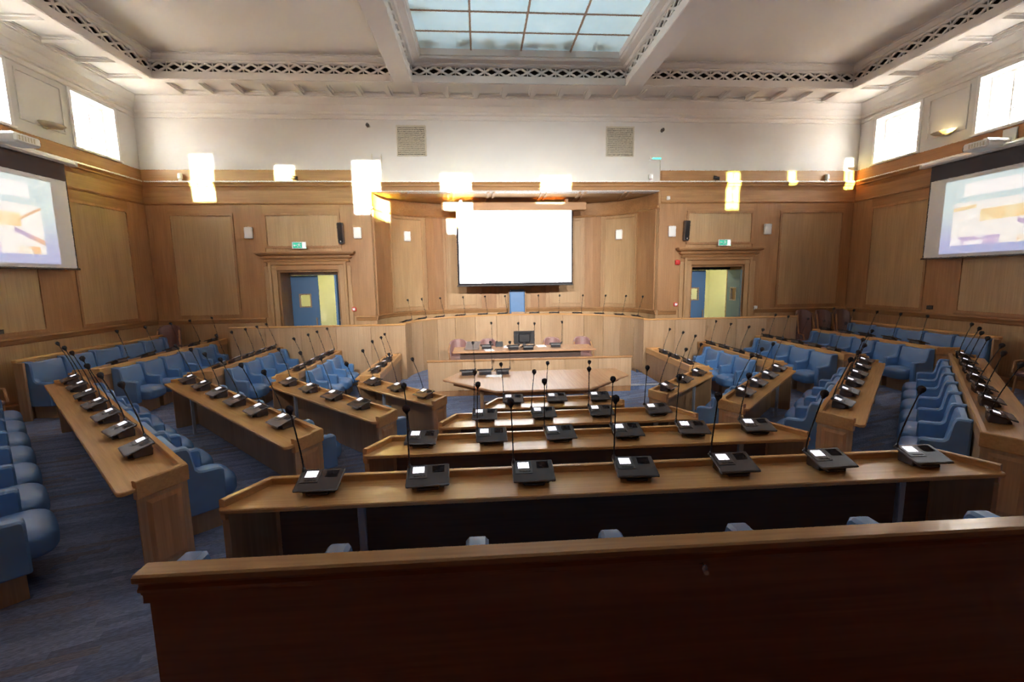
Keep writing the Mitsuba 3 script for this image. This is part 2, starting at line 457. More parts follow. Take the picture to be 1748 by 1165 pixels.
# front wall: bays left and right of the apse
BAYS = {'L': dict(span=(-WX, -AP_W), stiles=[(-WX + .05, -8.62), (-7.08, -6.36), (-4.50, -AP_W)], panels=[(-8.62, -7.08, ZP0, ZP1), (-6.36, -4.50, 3.34, ZP1)], door=DOORS[0]),
        'R': dict(span=(AP_W, WX), stiles=[(AP_W, 4.48), (6.32, 7.06), (8.87, WX - .05)], panels=[(7.06, 8.87, ZP0, ZP1), (4.48, 6.32, 3.34, ZP1)], door=DOORS[1])}
for side_key, B in BAYS.items():
    x0, x1 = B['span']
    d0, d1 = B['door']
    part(wf, 'backing', wall_xz([(d0, 0, d1, DOOR_H)], x0, x1, 0.29, Z_WOOD, YF - 0.008, 0.008), 'wood_panel')
    for a, b in B['stiles']:
        inside = a < d1 and b > d0
        lo = ZP0 - 0.05 if not (a <= d1 + .5 and b >= d0 - .5) else 0.46
        part(wf, 'stile', board('front', a + .004, b - .004, 1.60, 4.40, 0.006, 0.034, 0.004), 'wood_stile')
    for a, b, c, d in B['panels']: panel_set(wf, 'front', a, b, c, d)
    part(wf, 'upper_rail', board('front', x0 + .03, x1, ZP1, 4.40, 0.006, 0.032, 0.004), 'wood_rail_x')
    part(wf, 'lower_frieze', board('front', x0 + .03, x1, 4.46, 4.75, 0.006, 0.030, 0.004), 'wood_rail_x')
    part(wf, 'upper_frieze', board('front', x0 + .03, x1, 4.93, Z_WOOD, 0.006, 0.034, 0.006), 'wood_rail_x')
    part(wf, 'frieze_rail', sweep([(x0 + .04, YF), (x1, YF)], RAILT), 'wood_rail_x')
    for u0, u1 in ((x0 + .04, d0 - .37), (d1 + .37, x1)):
        if u1 - u0 < 0.12: continue
        part(wf, 'dado_rail', sweep([(u0, YF), (u1, YF)], DADO), 'wood_rail_x')
        part(wf, 'dado_panel', board('front', u0, u1, 0.50, 1.47, 0.006, 0.022, 0.004), 'wood_panel')
        part(wf, 'skirting', sweep([(u0, YF), (u1, YF)], SKIRT), 'wood_rail_x')
    if side_key == 'L': part(wf, 'dado_field', board('front', -8.62, -7.08, 1.60, ZP0, 0.006, 0.03), 'wood_stile')
    else: part(wf, 'dado_field', board('front', 7.06, 8.87, 1.60, ZP0, 0.006, 0.03), 'wood_stile')
part(wf, 'highlight_strip', sweep([(-WX + .13, YF), (WX - .13, YF)], [(-.085, 4.932), (-.085, 4.958), (-.118, 4.958), (-.118, 4.932)]), 'white_plastic')  # white strip added to stand for the bright highlight along the ledge
part(wf, 'ledge', sweep([(-WX + .03, YF), (WX - .03, YF)], LEDGE), 'wood_rail_x')
# side walls
for sd in ('left', 'right'):
    wk = wl[sd]
    part(wk, 'backing', board(sd, YB, YF, 0.29, Z_WOOD, 0.0, 0.008), 'wood_panel')
    bays = [(YF - 0.62, YF, 's'), (9.92, YF - 0.62, 'p'), (9.18, 9.92, 's'), (7.42, 9.18, 'p'), (6.68, 7.42, 's'), (4.92, 6.68, 'p'), (4.18, 4.92, 's'), (2.42, 4.18, 'p'), (YB, 2.42, 's')]
    for a, b, t in bays:
        if t == 's': part(wk, 'stile', board(sd, a + .004, b - .004, 1.60, 4.40, 0.006, 0.034, 0.004), 'wood_stile')
        else: panel_set(wk, sd, a, b, ZP0, ZP1)
    part(wk, 'lower_rail', board(sd, YB, YF - .03, 1.60, ZP0, 0.006, 0.030), 'wood_rail_y_dim')
    part(wk, 'upper_rail', board(sd, YB, YF - .03, ZP1, 4.40, 0.006, 0.032, 0.004), 'wood_rail_y_dim')
    part(wk, 'lower_frieze', board(sd, YB, YF - .03, 4.46, 4.75, 0.006, 0.030, 0.004), 'wood_rail_y_dim')
    part(wk, 'upper_frieze', board(sd, YB, YF - .03, 4.93, Z_WOOD, 0.006, 0.034, 0.006), 'wood_rail_y_dim')
    pth = [(-WX, YF - .02), (-WX, YB)] if sd == 'left' else [(WX, YB), (WX, YF - .02)]
    neg = lambda pr: [(-d, z) for d, z in pr]
    for nm, pr in (('ledge', LEDGE), ('dado_rail', DADO), ('frieze_rail', RAILT), ('skirting', SKIRT)):
        part(wk, nm, sweep(pth, neg(pr)), 'wood_rail_y_dim')
    part(wk, 'highlight_strip', board(sd, YB + .05, YF - .13, 4.932, 4.958, .085, .118), 'white_plastic')  # same added highlight strip on the side ledge
    part(wk, 'dado_panel', board(sd, YB, YF - .03, 0.50, 1.47, 0.006, 0.022, 0.004), 'wood_panel')
    # plaster mouldings between the clerestory windows
    ws = sorted(WINS[sd])
    for (a0, a1), (b0, b1) in zip(ws, ws[1:]):
        p = sbox(a1 + .20, 5.46, b0 - .20, 6.34).difference(sbox(a1 + .235, 5.495, b0 - .235, 6.305))
        m = extr(p, 0.022); v = m.vertices.copy()
        m.vertices = np.column_stack([(-WX + v[:, 2]) if sd == 'left' else (WX - 0.022 + v[:, 2]), v[:, 0], v[:, 1]])
        part(wk, 'plaster_frame', fix(m), 'wall_paint')

# ---- clerestory windows
wn = 0
for sd, sg in (('left', -1), ('right', 1)):
    for a, b in WINS[sd]:
        wn += 1
        wk = thing(f'window_{wn}', kind='structure', exact=True)
        z0, z1 = WINZ
        xo = sg * (WX + 0.25)
        p = sbox(a, z0, b, z1).difference(sbox(a + .055, z0 + .055, b - .055, z1 - .055))
        m = extr(p, 0.06); v = m.vertices.copy(); m.vertices = np.column_stack([v[:, 2] + xo - .03, v[:, 0], v[:, 1]])
        part(wk, 'frame', fix(m), 'window_paint')
        p2 = sbox(a - .06, z0 - .05, b + .06, z1 + .05).difference(sbox(a + .004, z0 + .004, b - .004, z1 - .004))
        m = extr(p2, 0.03); v = m.vertices.copy(); m.vertices = np.column_stack([v[:, 2] + (WX - .03 if sg > 0 else -WX), v[:, 0], v[:, 1]])
        part(wk, 'architrave', fix(m), 'window_paint')
        ym = a + (b - a) * 0.66
        part(wk, 'mullion', bx(xo - .022, xo + .022, ym - .018, ym + .018, z0 + .05, z1 - .05), 'window_paint')
        for zz in (z0 + 0.36, z0 + 0.72):
            part(wk, 'glazing_bar', bx(xo - .014, xo + .014, a + .05, b - .05, zz - .010, zz + .010), 'window_paint')
        part(wk, 'sill', bx(sg * (WX - .06), sg * (WX + .2), a - .08, b + .08, z0 - .055, z0 - .006, 0.01), 'window_paint')
        for q0, q1 in ((a + .05, ym), (ym, b - .05)):
            gm = trimesh.Trimesh([(xo, q0, z0 + .05), (xo, q1, z0 + .05), (xo, q1, z1 - .05), (xo, q0, z1 - .05)], [(0, 1, 2), (0, 2, 3)], process=False)
            part(wk, 'pane', gm, 'glass')
for a, b, c, d in BACKWIN:
    wn += 1
    wk = thing(f'window_{wn}', kind='structure', exact=True)
    p = sbox(a, c, b, d).difference(sbox(a + .03, c + .03, b - .03, d - .03))
    m = extr(p, 0.05); v = m.vertices.copy(); m.vertices = np.column_stack([v[:, 0], v[:, 2] + YB - .09, v[:, 1]])
    part(wk, 'frame', fix(m), 'window_paint')
    nb = max(1, int(round((b - a) / 0.2))) - 1
    for i in range(nb):
        xx = a + (b - a) * (i + 1) / (nb + 1)
        part(wk, 'glazing_bar', bx(xx - .012, xx + .012, YB - .08, YB - .06, c + .02, d - .02), 'window_paint')
    part(wk, 'pane', trimesh.Trimesh([(a, YB - .07, c), (b, YB - .07, c), (b, YB - .07, d), (a, YB - .07, d)], [(0, 1, 2), (0, 2, 3)], process=False), 'glass' if a in (-4.15, -1.98) else 'sun_dimming_glass' if a < 2 else 'sun_darkening_glass')

# ------------------------------------------------------------------ ceiling
ce = thing('ceiling', kind='structure', exact=True)
outer = sbox(-WX, YB, WX, YF)
inner = sbox(-FASX, FASYB, FASX, FASY)
ring = outer.difference(inner)
cells = []
n = 23; p0 = -FASX + .12; st = (2 * FASX - .24) / n
for i in range(n): cells.append(sbox(p0 + i * st + .05, FASY + .16, p0 + (i + 1) * st - .05, YF - .30))
for sg in (-1, 1):
    for j in range(9):
        y1 = FASY - .02 - j * .75
        a, b = sorted((sg * (FASX + .16), sg * (WX - .30)))
        cells.append(sbox(a, y1 - .70, b, y1))
part(ce, 'soffit_frame', extr(ring.difference(unary_union(cells)), 0.08, Z_SOFFIT), 'plaster')
for c in cells:
    x0, y0, x1, y1 = c.bounds
    part(ce, 'panel', bx(x0 - .01, x1 + .01, y0 - .01, y1 + .01, Z_SOFFIT + .082, Z_SOFFIT + .11), 'plaster')
    f = sbox(x0, y0, x1, y1).difference(sbox(x0 + .04, y0 + .04, x1 - .04, y1 - .04))
    part(ce, 'panel_bead', extr(f, .03, Z_SOFFIT + .052), 'plaster')
rect = [(-WX, YB), (WX, YB), (WX, YF), (-WX, YF)]
CORN = [(0, 6.43), (.018, 6.43), (.03, 6.445), (.03, 6.475), (.012, 6.49), (.012, 6.53), (.05, 6.55), (.06, 6.58), (.06, 6.60), (.09, 6.63), (.13, 6.70), (.14, 6.73), (.17, 6.75), (.20, 6.78), (.24, 6.83), (.26, 6.845), (.26, Z_SOFFIT), (0, Z_SOFFIT)]
part(ce, 'cornice', sweep(rect, CORN, True), 'plaster')
fr = [(-FASX, FASYB), (FASX, FASYB), (FASX, FASY), (-FASX, FASY)]
part(ce, 'fascia', sweep(fr, [(0, Z_SOFFIT), (0, 7.03), (-.10, 7.03), (-.10, Z_SOFFIT)], True), 'plaster')
part(ce, 'fascia_bead', sweep(fr, [(0, Z_SOFFIT + .006), (.022, Z_SOFFIT + .012), (.022, Z_SOFFIT + .04), (0, Z_SOFFIT + .05)], True), 'plaster')
part(ce, 'fascia_back', sweep(fr, [(-.10, 7.03), (-.10, Z_CEIL), (-.14, Z_CEIL), (-.14, 7.03)], True), 'void_shade')
CROWN = [(-.03, 7.225), (.012, 7.225), (.02, 7.245), (.02, 7.265), (.05, 7.275), (.085, 7.31), (.10, 7.335), (.10, 7.35), (.13, 7.36), (.13, Z_CEIL), (-.10, Z_CEIL), (-.10, 7.225)]
for a, b in ((-FASX, -BXO), (BXO, FASX)):
    part(ce, 'crown', sweep([(a, FASYB), (b, FASYB), (b, FASY), (a, FASY)], CROWN, True), 'plaster')
    part(ce, 'bay_ceiling', bx(a - .12, b + .12, FASYB - .12, FASY + .12, Z_CEIL, Z_CEIL + .12), 'plaster')
for sg in (-1, 1):
    a, b = sorted((sg * BXI, sg * BXO))
    p = Polygon([(a, Z_SOFFIT + .015), (a + .015, Z_SOFFIT), (b - .015, Z_SOFFIT), (b, Z_SOFFIT + .015), (b, 7.03), (a, 7.03)])
    m = extr(p, FASY - FASYB); v = m.vertices.copy(); m.vertices = np.column_stack([v[:, 0], v[:, 2] + FASYB, v[:, 1]])
    part(ce, 'beam', fix(m), 'plaster')
    part(ce, 'beam_core', bx(sg * (BXI + .10), sg * BXO, FASYB, FASY, 7.03, 7.30), 'plaster')
    part(ce, 'beam_back', bx(sg * (BXI + .08), sg * (BXI + .10), FASYB, FASY, 7.03, 7.25), 'void_shade')


def grille(length, z0=7.03, z1=7.225, pitch=.33):
    n = max(1, int(round(length / pitch))); p = length / n
    h = z1 - z0; hs = []
    for i in range(n):
        e, c = i * p, (i + .5) * p
        hs.append(Polygon([(c - .118, h / 2), (c, h / 2 + .058), (c + .118, h / 2), (c, h / 2 - .058)]))
        for x0, sg in ((e, 1), (e + p, -1)):
            for zz, zs in ((h - .012, 1), (.012, -1)):
                hs.append(Polygon([(x0 + sg * .012, zz), (x0 + sg * .112, zz), (x0 + sg * .012, h / 2 + zs * .026)]))
    return sbox(0, 0, length, h).difference(unary_union(hs)), z0


def put_grille(x0, y0, x1, y1, inward):
    L = math.hypot(x1 - x0, y1 - y0)
    g, z0 = grille(L)
    m = extr(g, .025); v = m.vertices.copy()
    t = np.array([(x1 - x0) / L, (y1 - y0) / L]); nn = np.array(inward, float)
    w = np.array([x0, y0]) + v[:, :1] * t + (v[:, 2:3] - .025) * nn
    m.vertices = np.column_stack([w, v[:, 1] + z0])
    part(ce, 'grille', fix(m), 'plaster')


put_grille(-FASX, FASY, -BXO, FASY, (0, -1)); put_grille(-BXI, FASY, BXI, FASY, (0, -1)); put_grille(BXO, FASY, FASX, FASY, (0, -1))
put_grille(-FASX, 2.0, -FASX, FASY, (1, 0)); put_grille(FASX, 2.0, FASX, FASY, (-1, 0))
put_grille(-BXI, 2.0, -BXI, FASY, (1, 0)); put_grille(BXI, 2.0, BXI, FASY, (-1, 0))
crect = [(-BXI, FASYB), (BXI, FASYB), (BXI, FASY), (-BXI, FASY)]
part(ce, 'laylight_surround', sweep(crect, [(-.02, 7.225), (.045, 7.225), (.075, 7.25), (.075, 7.275), (.15, 7.29), (.19, 7.30), (.20, 7.32), (.20, 7.36), (.225, 7.37), (.225, 7.56), (-.15, 7.56), (-.15, 7.225)], True), 'plaster')
# laylight: frosted panes in slim bars
sk = thing('skylight', kind='structure', exact=True)
LX, LZ = BXI - .225, 7.50
cw = 2 * LX / 4
rows = [FASY - .225 - .72 * i for i in range(11)]
rows[0], rows[-1] = FASY - .20, FASYB + .20
for i in range(4):
    for a, b in zip(rows, rows[1:]):
        x0, x1 = -LX + i * cw + (.004 if i else -.03), -LX + (i + 1) * cw - (.004 if i < 3 else -.03)
        gm = trimesh.Trimesh([(x0, b + .004, LZ), (x1, b + .004, LZ), (x1, a - .004, LZ), (x0, a - .004, LZ)], [(0, 2, 1), (0, 3, 2)], process=False)
        part(sk, 'pane', gm, 'laylight_glass')
for i in range(1, 4):
    xx = -LX + i * cw
    part(sk, 'glazing_bar', bx(xx - .018, xx + .018, FASYB + .2, FASY - .2, LZ - .03, LZ + .012, .006), 'bar_bronze')
for a in rows[1:-1]:
    part(sk, 'glazing_bar', bx(-LX, LX, a - .013, a + .013, LZ - .02, LZ + .010, .004), 'bar_bronze')
part(sk, 'roof', extr(sbox(-WX - TH, YB - TH, WX + TH, YF + 3.2).difference(sbox(-BXI - .1, FASYB - .1, BXI + .1, FASY + .1)), .12, 7.6), 'roof_felt')
lr = [(-BXI - .1, FASYB - .1), (BXI + .1, FASYB - .1), (BXI + .1, FASY + .1), (-BXI - .1, FASY + .1)]
part(sk, 'sun_block_kerb', sweep(lr, [(0, 7.56), (0, 8.45), (-.12, 8.45), (-.12, 7.56)], True), 'wall_paint')  # unseen upstand added to keep the low sun off the panes
rng = random.Random(5)
for cx, w in ((-2.02, .13), (-1.24, .10), (-.68, .10), (-.20, .14), (.26, .08), (.64, .09), (1.02, .12), (1.72, .15), (-2.05, .10)):
    yy = FASY - .36 - (0 if (cx, w) != (-2.05, .10) else 1.25)
    ms = []
    for _ in range(26):
        b = ball(rng.uniform(.05, .10), (cx + rng.gauss(0, w * .45), yy - abs(rng.gauss(0, .09)), LZ + .05 + rng.uniform(0, .04)), (1.2, .8, .5), 1); ms.append(b)
    single('leaf_litter', cat(*ms), 'leaf_brown', 'dark drift of dead leaves lying on the frosted skylight at its far edge' if cx != -2.05 else 'small dark drift of leaves along the side of the frosted skylight', 'leaves', 'leaf drifts on the skylight', 'stuff')

# ------------------------------------------------------------------ apse behind the dais
def apse(a, b, n=None):
    n = n or max(3, int(abs(b - a) * 60))
    an = np.linspace(math.pi * (1 - a), math.pi * (1 - b), n)
    c, s = np.cos(an), np.sin(an)
    return np.column_stack([AP_W * np.sign(c) * np.abs(c) ** (2 / 2.4), YF + 2.2 * np.abs(s) ** (2 / 2.4)])


aw = thing('wall_apse', kind='structure', exact=True)
full = apse(0, 1, 61)
part(aw, 'curved_wall', sweep(full, [(0.0, 0), (0.0, 4.9), (.15, 4.9), (.15, 0)]), 'wood_panel')
rib = lambda pr: [(-abs(d), z) for d, z in pr]
part(aw, 'dado_rail', sweep(full, [(0, 1.60), (-.045, 1.60), (-.06, 1.585), (-.06, 1.565), (-.045, 1.545), (-.035, 1.50), (-.02, 1.47), (0, 1.47)]), 'wood_rail_x')
part(aw, 'frieze_rail', sweep(full, [(0, 4.36), (-.045, 4.36), (-.055, 4.34), (-.045, 4.315), (-.03, 4.30), (0, 4.30)]), 'wood_rail_x')
part(aw, 'frieze', sweep(full, [(0, 4.36), (-.03, 4.36), (-.03, 4.70), (0, 4.70)]), 'wood_rail_x')
part(aw, 'dado_board', sweep(full, [(0, .7), (-.02, .7), (-.02, 1.47), (0, 1.47)]), 'wood_field')
for a, b in ((.012, .122), (.278, .332), (.436, .470), (.532, .568), (.678, .730), (.882, .988)):
    part(aw, 'stile', sweep(apse(a, b), [(0, 1.60), (-.036, 1.60), (-.036, 4.30), (0, 4.30)]), 'wood_stile')
for a, b in ((.130, .270), (.340, .430), (.476, .526), (.576, .672), (.738, .874)):
    e = .008
    part(aw, 'panel', sweep(apse(a + e, b - e), [(0, 1.72), (-.018, 1.72), (-.022, 1.726), (-.022, 4.20), (-.018, 4.206), (0, 4.206)]), 'wood_field')
    ms = [sweep(apse(a, a + e), [(0, 1.62), (-.045, 1.62), (-.045, 4.28), (0, 4.28)]), sweep(apse(b - e, b), [(0, 1.62), (-.045, 1.62), (-.045, 4.28), (0, 4.28)]),
          sweep(apse(a, b), [(0, 1.62), (-.040, 1.62), (-.040, 1.70), (0, 1.70)]), sweep(apse(a, b), [(0, 4.22), (-.040, 4.22), (-.040, 4.28), (0, 4.28)])]
    part(aw, 'panel_moulding', cat(*ms), 'wood_panel')
sof = Polygon([(-AP_W - .02, YF - .0)] + [tuple(p) for p in full] + [(AP_W + .02, YF - .0)]).buffer(0)
part(aw, "soffit", extr(sof.difference(sbox(-9, 0, 9, YF + .004)), .16, 4.72), 'wood_field')
for a, b in ((.20, 0), (.36, 0), (.455, 0), (.548, 0), (.64, 0), (.80, 0)):
    p = apse(a, a + .001, 2)[0]
    q = np.array([p[0] * .93, YF + .03]); d = p - q; L = np.linalg.norm(d); d /= L; nn = np.array([-d[1], d[0]])
    for off in (-.07, .07):
        Pq = [q + nn * (off - .028), q + nn * (off + .028), p - d * .05 + nn * (off + .028), p - d * .05 + nn * (off - .028)]
        part(aw, 'soffit_rib', extr(Polygon([tuple(w) for w in Pq]), .03, 4.692), 'wood_pale')

# centre projection screen under its pelmet
ps = thing('projection_screen', 'blank white projection screen hanging under a timber pelmet in the apse', 'screen')
part(ps, 'pelmet', bx(-2.03, 2.0, 13.06, 13.34, 4.385, 4.60, .012), 'wood_rail_x')
for sx in (-1.5, 1.45): part(ps, 'bracket', bx(sx - .04, sx + .04, 13.10, 13.30, 4.60, 4.69), 'wood_rail_x')
part(ps, 'fabric', bx(-1.64, 1.64, 13.185, 13.195, 2.32, 4.42), 'black_cloth')
part(ps, 'image', bx(-1.585, 1.60, 13.172, 13.184, 2.385, 4.384), 'screen_cloth', emitter=glow((0.95, 0.97, 1.0), 4.6, 1.0))
part(ps, 'bottom_bar', bx(-1.66, 1.66, 13.165, 13.20, 2.295, 2.335, .01), 'black_plastic')

# ------------------------------------------------------------------ doors and the corridor behind them
dn = 0
ARCH = [(0, 0), (.055, 0), (.055, .06), (.075, .10), (.085, .16), (.085, .20), (.10, .215), (.10, .24), (0, .24)]


def doorway(d0, d1, right):
    global dn
    dn += 1
    k = thing(f'door_{dn}', kind='structure', exact=True)
    zf, zh = .29, DOOR_H
    for sx, x in ((-1, d0), (1, d1)):
        part(k, 'jamb', bx(x, x - sx * .05, YF - .01, YF + .74, zf, zh - .05, .006), 'wood_stile')
        part(k, 'architrave', cat(bx(x + sx * .0, x + sx * .13, YF - .07, YF, zf, zh + .13, .01), bx(x + sx * .13, x + sx * .20, YF - .10, YF, zf, zh + .20, .012), bx(x + sx * .20, x + sx * .31, YF - .055, YF, zf, zh + .10, .01)), 'wood_panel')
    part(k, 'head', bx(d0, d1, YF - .01, YF + .74, zh - .05, zh, .006), 'wood_stile')
    part(k, 'lintel', cat(bx(d0 - .13, d1 + .13, YF - .07, YF, zh, zh + .13, .01), bx(d0 - .20, d1 + .20, YF - .10, YF, zh + .13, zh + .21, .012)), 'wood_rail_x')
    path = [(d0 - .20, YF), (d0 - .20, YF - .02), (d1 + .20, YF - .02), (d1 + .20, YF)]
    part(k, 'hood_moulding', sweep(path, [(-.0, zh + .20), (-.085, zh + .20), (-.095, zh + .225), (-.075, zh + .25), (-.075, zh + .275), (-.125, zh + .285), (-.15, zh + .315), (-.15, zh + .33), (-.12, zh + .335), (-.12, zh + .36), (-.19, zh + .375), (-.225, zh + .405), (-.225, zh + .42), (-.245, zh + .425), (-.245, zh + .46), (0, zh + .475)]), 'wood_rail_x')
    part(k, 'hood_core', bx(d0 - .2, d1 + .2, YF - .03, YF, zh + .21, zh + .46), 'wood_rail_x')
    part(k, 'closer_track', bx(d0 + .05, d1 - .05, YF + .56, YF + .66, zh - .12, zh - .05, .01), 'steel' if not right else 'black_plastic')

    def leaf(x0, x1, mat, hinge, ang, vis):
        """A leaf from x0 to x1 in the doorway, swung about its hinge by ang degrees into the corridor."""
        c = math.cos(math.radians(ang)); s = math.sin(math.radians(ang)); hx = x0 if hinge < 0 else x1
        y0, y1 = YF + .60, YF + .645
        zz0, zz1 = zf + .01, zh - .13
        vx0, vx1 = (x0 + x1) / 2 - .13, (x0 + x1) / 2 + .13
        vz0, vz1 = zf + 1.55, zf + 1.86
        p = sbox(x0, zz0, x1, zz1).difference(sbox(vx0, vz0, vx1, vz1))
        m = extr(p, y1 - y0); v = m.vertices.copy(); m.vertices = np.column_stack([v[:, 0], v[:, 2] + y0, v[:, 1]]); m = fix(m)

        def sw(mm):
            v = mm.vertices.copy(); dx, dy = v[:, 0] - hx, v[:, 1] - y0
            sgn = 1 if hinge < 0 else -1
            mm.vertices = np.column_stack([hx + dx * c - sgn * dy * s, y0 + sgn * dx * s + dy * c, v[:, 2]]); return mm
        lk = part(k, 'leaf', sw(m), mat)
        fm = extr(sbox(vx0 - .03, vz0 - .03, vx1 + .03, vz1 + .03).difference(sbox(vx0, vz0, vx1, vz1)), .06); v = fm.vertices.copy()
        fm.vertices = np.column_stack([v[:, 0], v[:, 2] + y0 - .008, v[:, 1]])
        part(lk, 'vision_frame', sw(fix(fm)), 'bar_bronze')
        part(lk, 'vision_glass', sw(trimesh.Trimesh([(vx0, y0 + .02, vz0), (vx1, y0 + .02, vz0), (vx1, y0 + .02, vz1), (vx0, y0 + .02, vz1)], [(0, 1, 2), (0, 2, 3)], process=False)), 'clear_glass')
        hxp = x1 - .07 if hinge < 0 else x0 + .07
        part(lk, 'pull_handle', sw(cat(tube([(hxp, y0 - .05, zf + .85), (hxp, y0 - .05, zf + 1.25)], .014), bx(hxp - .01, hxp + .01, y0 - .055, y0, zf + .88, zf + .90), bx(hxp - .01, hxp + .01, y0 - .055, y0, zf + 1.20, zf + 1.22))), 'bar_bronze')
    mid = (d0 + d1) / 2
    if not right:
        leaf(d0 + .055, mid - .002, 'door_blue', -1, 0, True)
        leaf(mid + .002, d1 - .055, 'door_blue', 1, -89, True)
    else:
        leaf(d0 + .055, mid - .002, 'door_blue', -1, 0, True)
        leaf(mid + .002, d1 - .055, 'door_teal', 1, -89, True)
    # corridor
    ck = thing('corridor', kind='structure')
    cx0, cx1 = (d0 - .55, d1 + .35) if not right else (d0 - .35, d1 + .55)
    yb = YF + 2.9
    part(ck, 'back_wall', bx(cx0, cx1, yb, yb + .08, .29, 3.2), 'corridor_paint')
    part(ck, 'side_wall', bx(cx0 - .08, cx0, YF + .76, yb, .29, 3.2), 'corridor_paint')
    part(ck, 'side_wall', bx(cx1, cx1 + .08, YF + .76, yb, .29, 3.2), 'corridor_paint')
    part(ck, 'lid', bx(cx0, cx1, YF + .32, yb, 3.2, 3.28), 'corridor_paint')
    part(ck, 'deck', bx(cx0, cx1, YF + .30, yb, .20, .29), 'carpet')
    part(ck, 'reveal', cat(bx(cx0, d0, YF + .30, YF + .76, .29, 3.2), bx(d1, cx1, YF + .30, YF + .76, .29, 3.2), bx(cx0, cx1, YF + .30, YF + .76, DOOR_H, 3.2)), 'corridor_paint')
    if right:
        part(ck, 'inner_frame', cat(bx(mid - .50, mid - .42, yb - .07, yb, .29, 2.5), bx(mid + .36, mid + .44, yb - .07, yb, .29, 2.5), bx(mid - .50, mid + .44, yb - .07, yb, 2.42, 2.5)), 'window_paint')
        part(ck, 'notice', bx(mid + .05, mid + .20, yb - .012, yb - .002, 1.55, 1.72), 'paper')
    else:
        part(ck, 'pier', bx(mid + .30, mid + .42, yb - .9, yb, .29, 3.2), 'corridor_paint')
    lk = thing('corridor_lamp', f'round ceiling lamp glowing in the corridor beyond the {"right" if right else "left"} doorway', 'lamp')
    part(lk, 'housing', bx(mid - .30, mid + .30, YF + 1.5, YF + 1.75, 3.15, 3.20, .01), 'white_metal')
    part(lk, 'diffuser', bx(mid - .27, mid + .27, YF + 1.53, YF + 1.72, 3.13, 3.15), 'white_plastic', emitter=glow((1.0, .95, .75), 70.0, 1.0))


doorway(*DOORS[0], False)
doorway(*DOORS[1], True)

# ------------------------------------------------------------------ dais: screens, bench, chair
ds = thing('dais_screen', 'long pale oak screen wall that bows back in a curve round the platform', 'screen wall')
ARC_C, ARC_H = 0.09, 2.93
darc = lambda a, b, n: np.column_stack([ARC_C + ARC_H * np.cos(np.linspace(math.pi * (1 - a), math.pi * (1 - b), n)), DAIS_Y + DAIS_D * np.sin(np.linspace(math.pi * (1 - a), math.pi * (1 - b), n))])
NP = 14
for i in range(NP):
    a, b = i / NP, (i + 1) / NP
    part(ds, 'curved_panel', sweep(darc(a + .0006, b - .0006, 5), [(0, .115), (0, 1.435), (.035, 1.435), (.035, .115)]), 'wood_pale' if i % 2 else 'wood_pale_b', smooth=40)
part(ds, 'curved_core', sweep(darc(0, 1, 41), [(.035, 0), (.035, 1.43), (.07, 1.43), (.07, 0)]), 'wood_pale_b', smooth=40)
part(ds, 'curved_cap', sweep(darc(0, 1, 41), [(-.015, 1.435), (-.015, 1.47), (-.005, 1.48), (.08, 1.48), (.09, 1.47), (.09, 1.435)]), 'wood_top_x', smooth=40)
for x0, x1, nn in ((-6.90, ARC_C - ARC_H, 5), (ARC_C + ARC_H, 7.0, 5)):
    w = (x1 - x0) / nn
    for i in range(nn):
        part(ds, 'straight_panel', bx(x0 + i * w + .002, x0 + (i + 1) * w - .002, DAIS_Y, DAIS_Y + .03, 0.0, 1.425, .002), 'wood_pale' if i % 2 else 'wood_pale_b')
    part(ds, 'straight_core', bx(x0, x1, DAIS_Y + .03, DAIS_Y + .06, 0.0, 1.42), 'wood_pale_b')
    part(ds, 'straight_cap', bx(x0 - .01, x1 + .01, DAIS_Y - .012, DAIS_Y + .075, 1.425, 1.465, .01), 'wood_top_x')
upper = Polygon([(-AP_W + .02, YF + .02)] + [tuple(p) for p in apse(.01, .99, 41) * [.995, 1] + [0, -.02]] + [(AP_W - .02, YF + .02)]).buffer(0)
inside = Polygon([tuple(p) for p in np.column_stack([ARC_C + (ARC_H + .08) * np.cos(np.linspace(math.pi, 0, 41)), DAIS_Y + (DAIS_D + .08) * np.sin(np.linspace(math.pi, 0, 41))])] + [(3.02, 9), (-2.85, 9)]).buffer(0)
part(pk, 'upper_deck', extr(upper.difference(inside), .65, 0.0), 'carpet')
db = thing('dais_bench', 'curved oak bench top with microphones behind the pale screen wall', 'bench')
part(db, 'top', sweep(darc(.03, .97, 41), [(.085, 1.36), (.085, 1.395), (.27, 1.395), (.28, 1.385), (.28, 1.36)]), 'wood_top_x', smooth=40)
for a in (.10, .30, .5, .70, .90): 
    q = darc(a, a + .004, 2); part(db, 'support', sweep(q + 0, [(.10, .65), (.10, 1.36), (.24, 1.36), (.24, .65)]), 'wood_pale')

ck = thing('presiding_chair', 'tall blue high-backed chair at the centre behind the curved screen wall', 'chair')
PC, PY = 0.105, 14.12
part(ck, 'backrest', bx(PC - .235, PC + .235, PY - .05, PY + .05, 1.10, 2.17, .03), 'vinyl')
part(ck, 'back_frame', cat(bx(PC - .26, PC - .236, PY - .045, PY + .045, .65, 2.12, .008), bx(PC + .236, PC + .26, PY - .045, PY + .045, .65, 2.12, .008)), 'wood_panel')
part(ck, 'seat', bx(PC - .25, PC + .25, PY - .30, PY - .05, 1.05, 1.17, .03), 'vinyl')
for sx in (-1, 1):
    part(ck, 'arm', bx(PC + sx * .27, PC + sx * .21, PY - .30, PY - .04, 1.40, 1.45, .012), 'leather')
    part(ck, 'leg', bx(PC + sx * .24, PC + sx * .20, PY - .30, PY - .26, .65, 1.40, .006), 'wood_panel')
part(ck, 'front_rail', bx(PC - .20, PC + .20, PY - .33, PY - .305, 1.40, 1.51, .008), 'wood_pale')

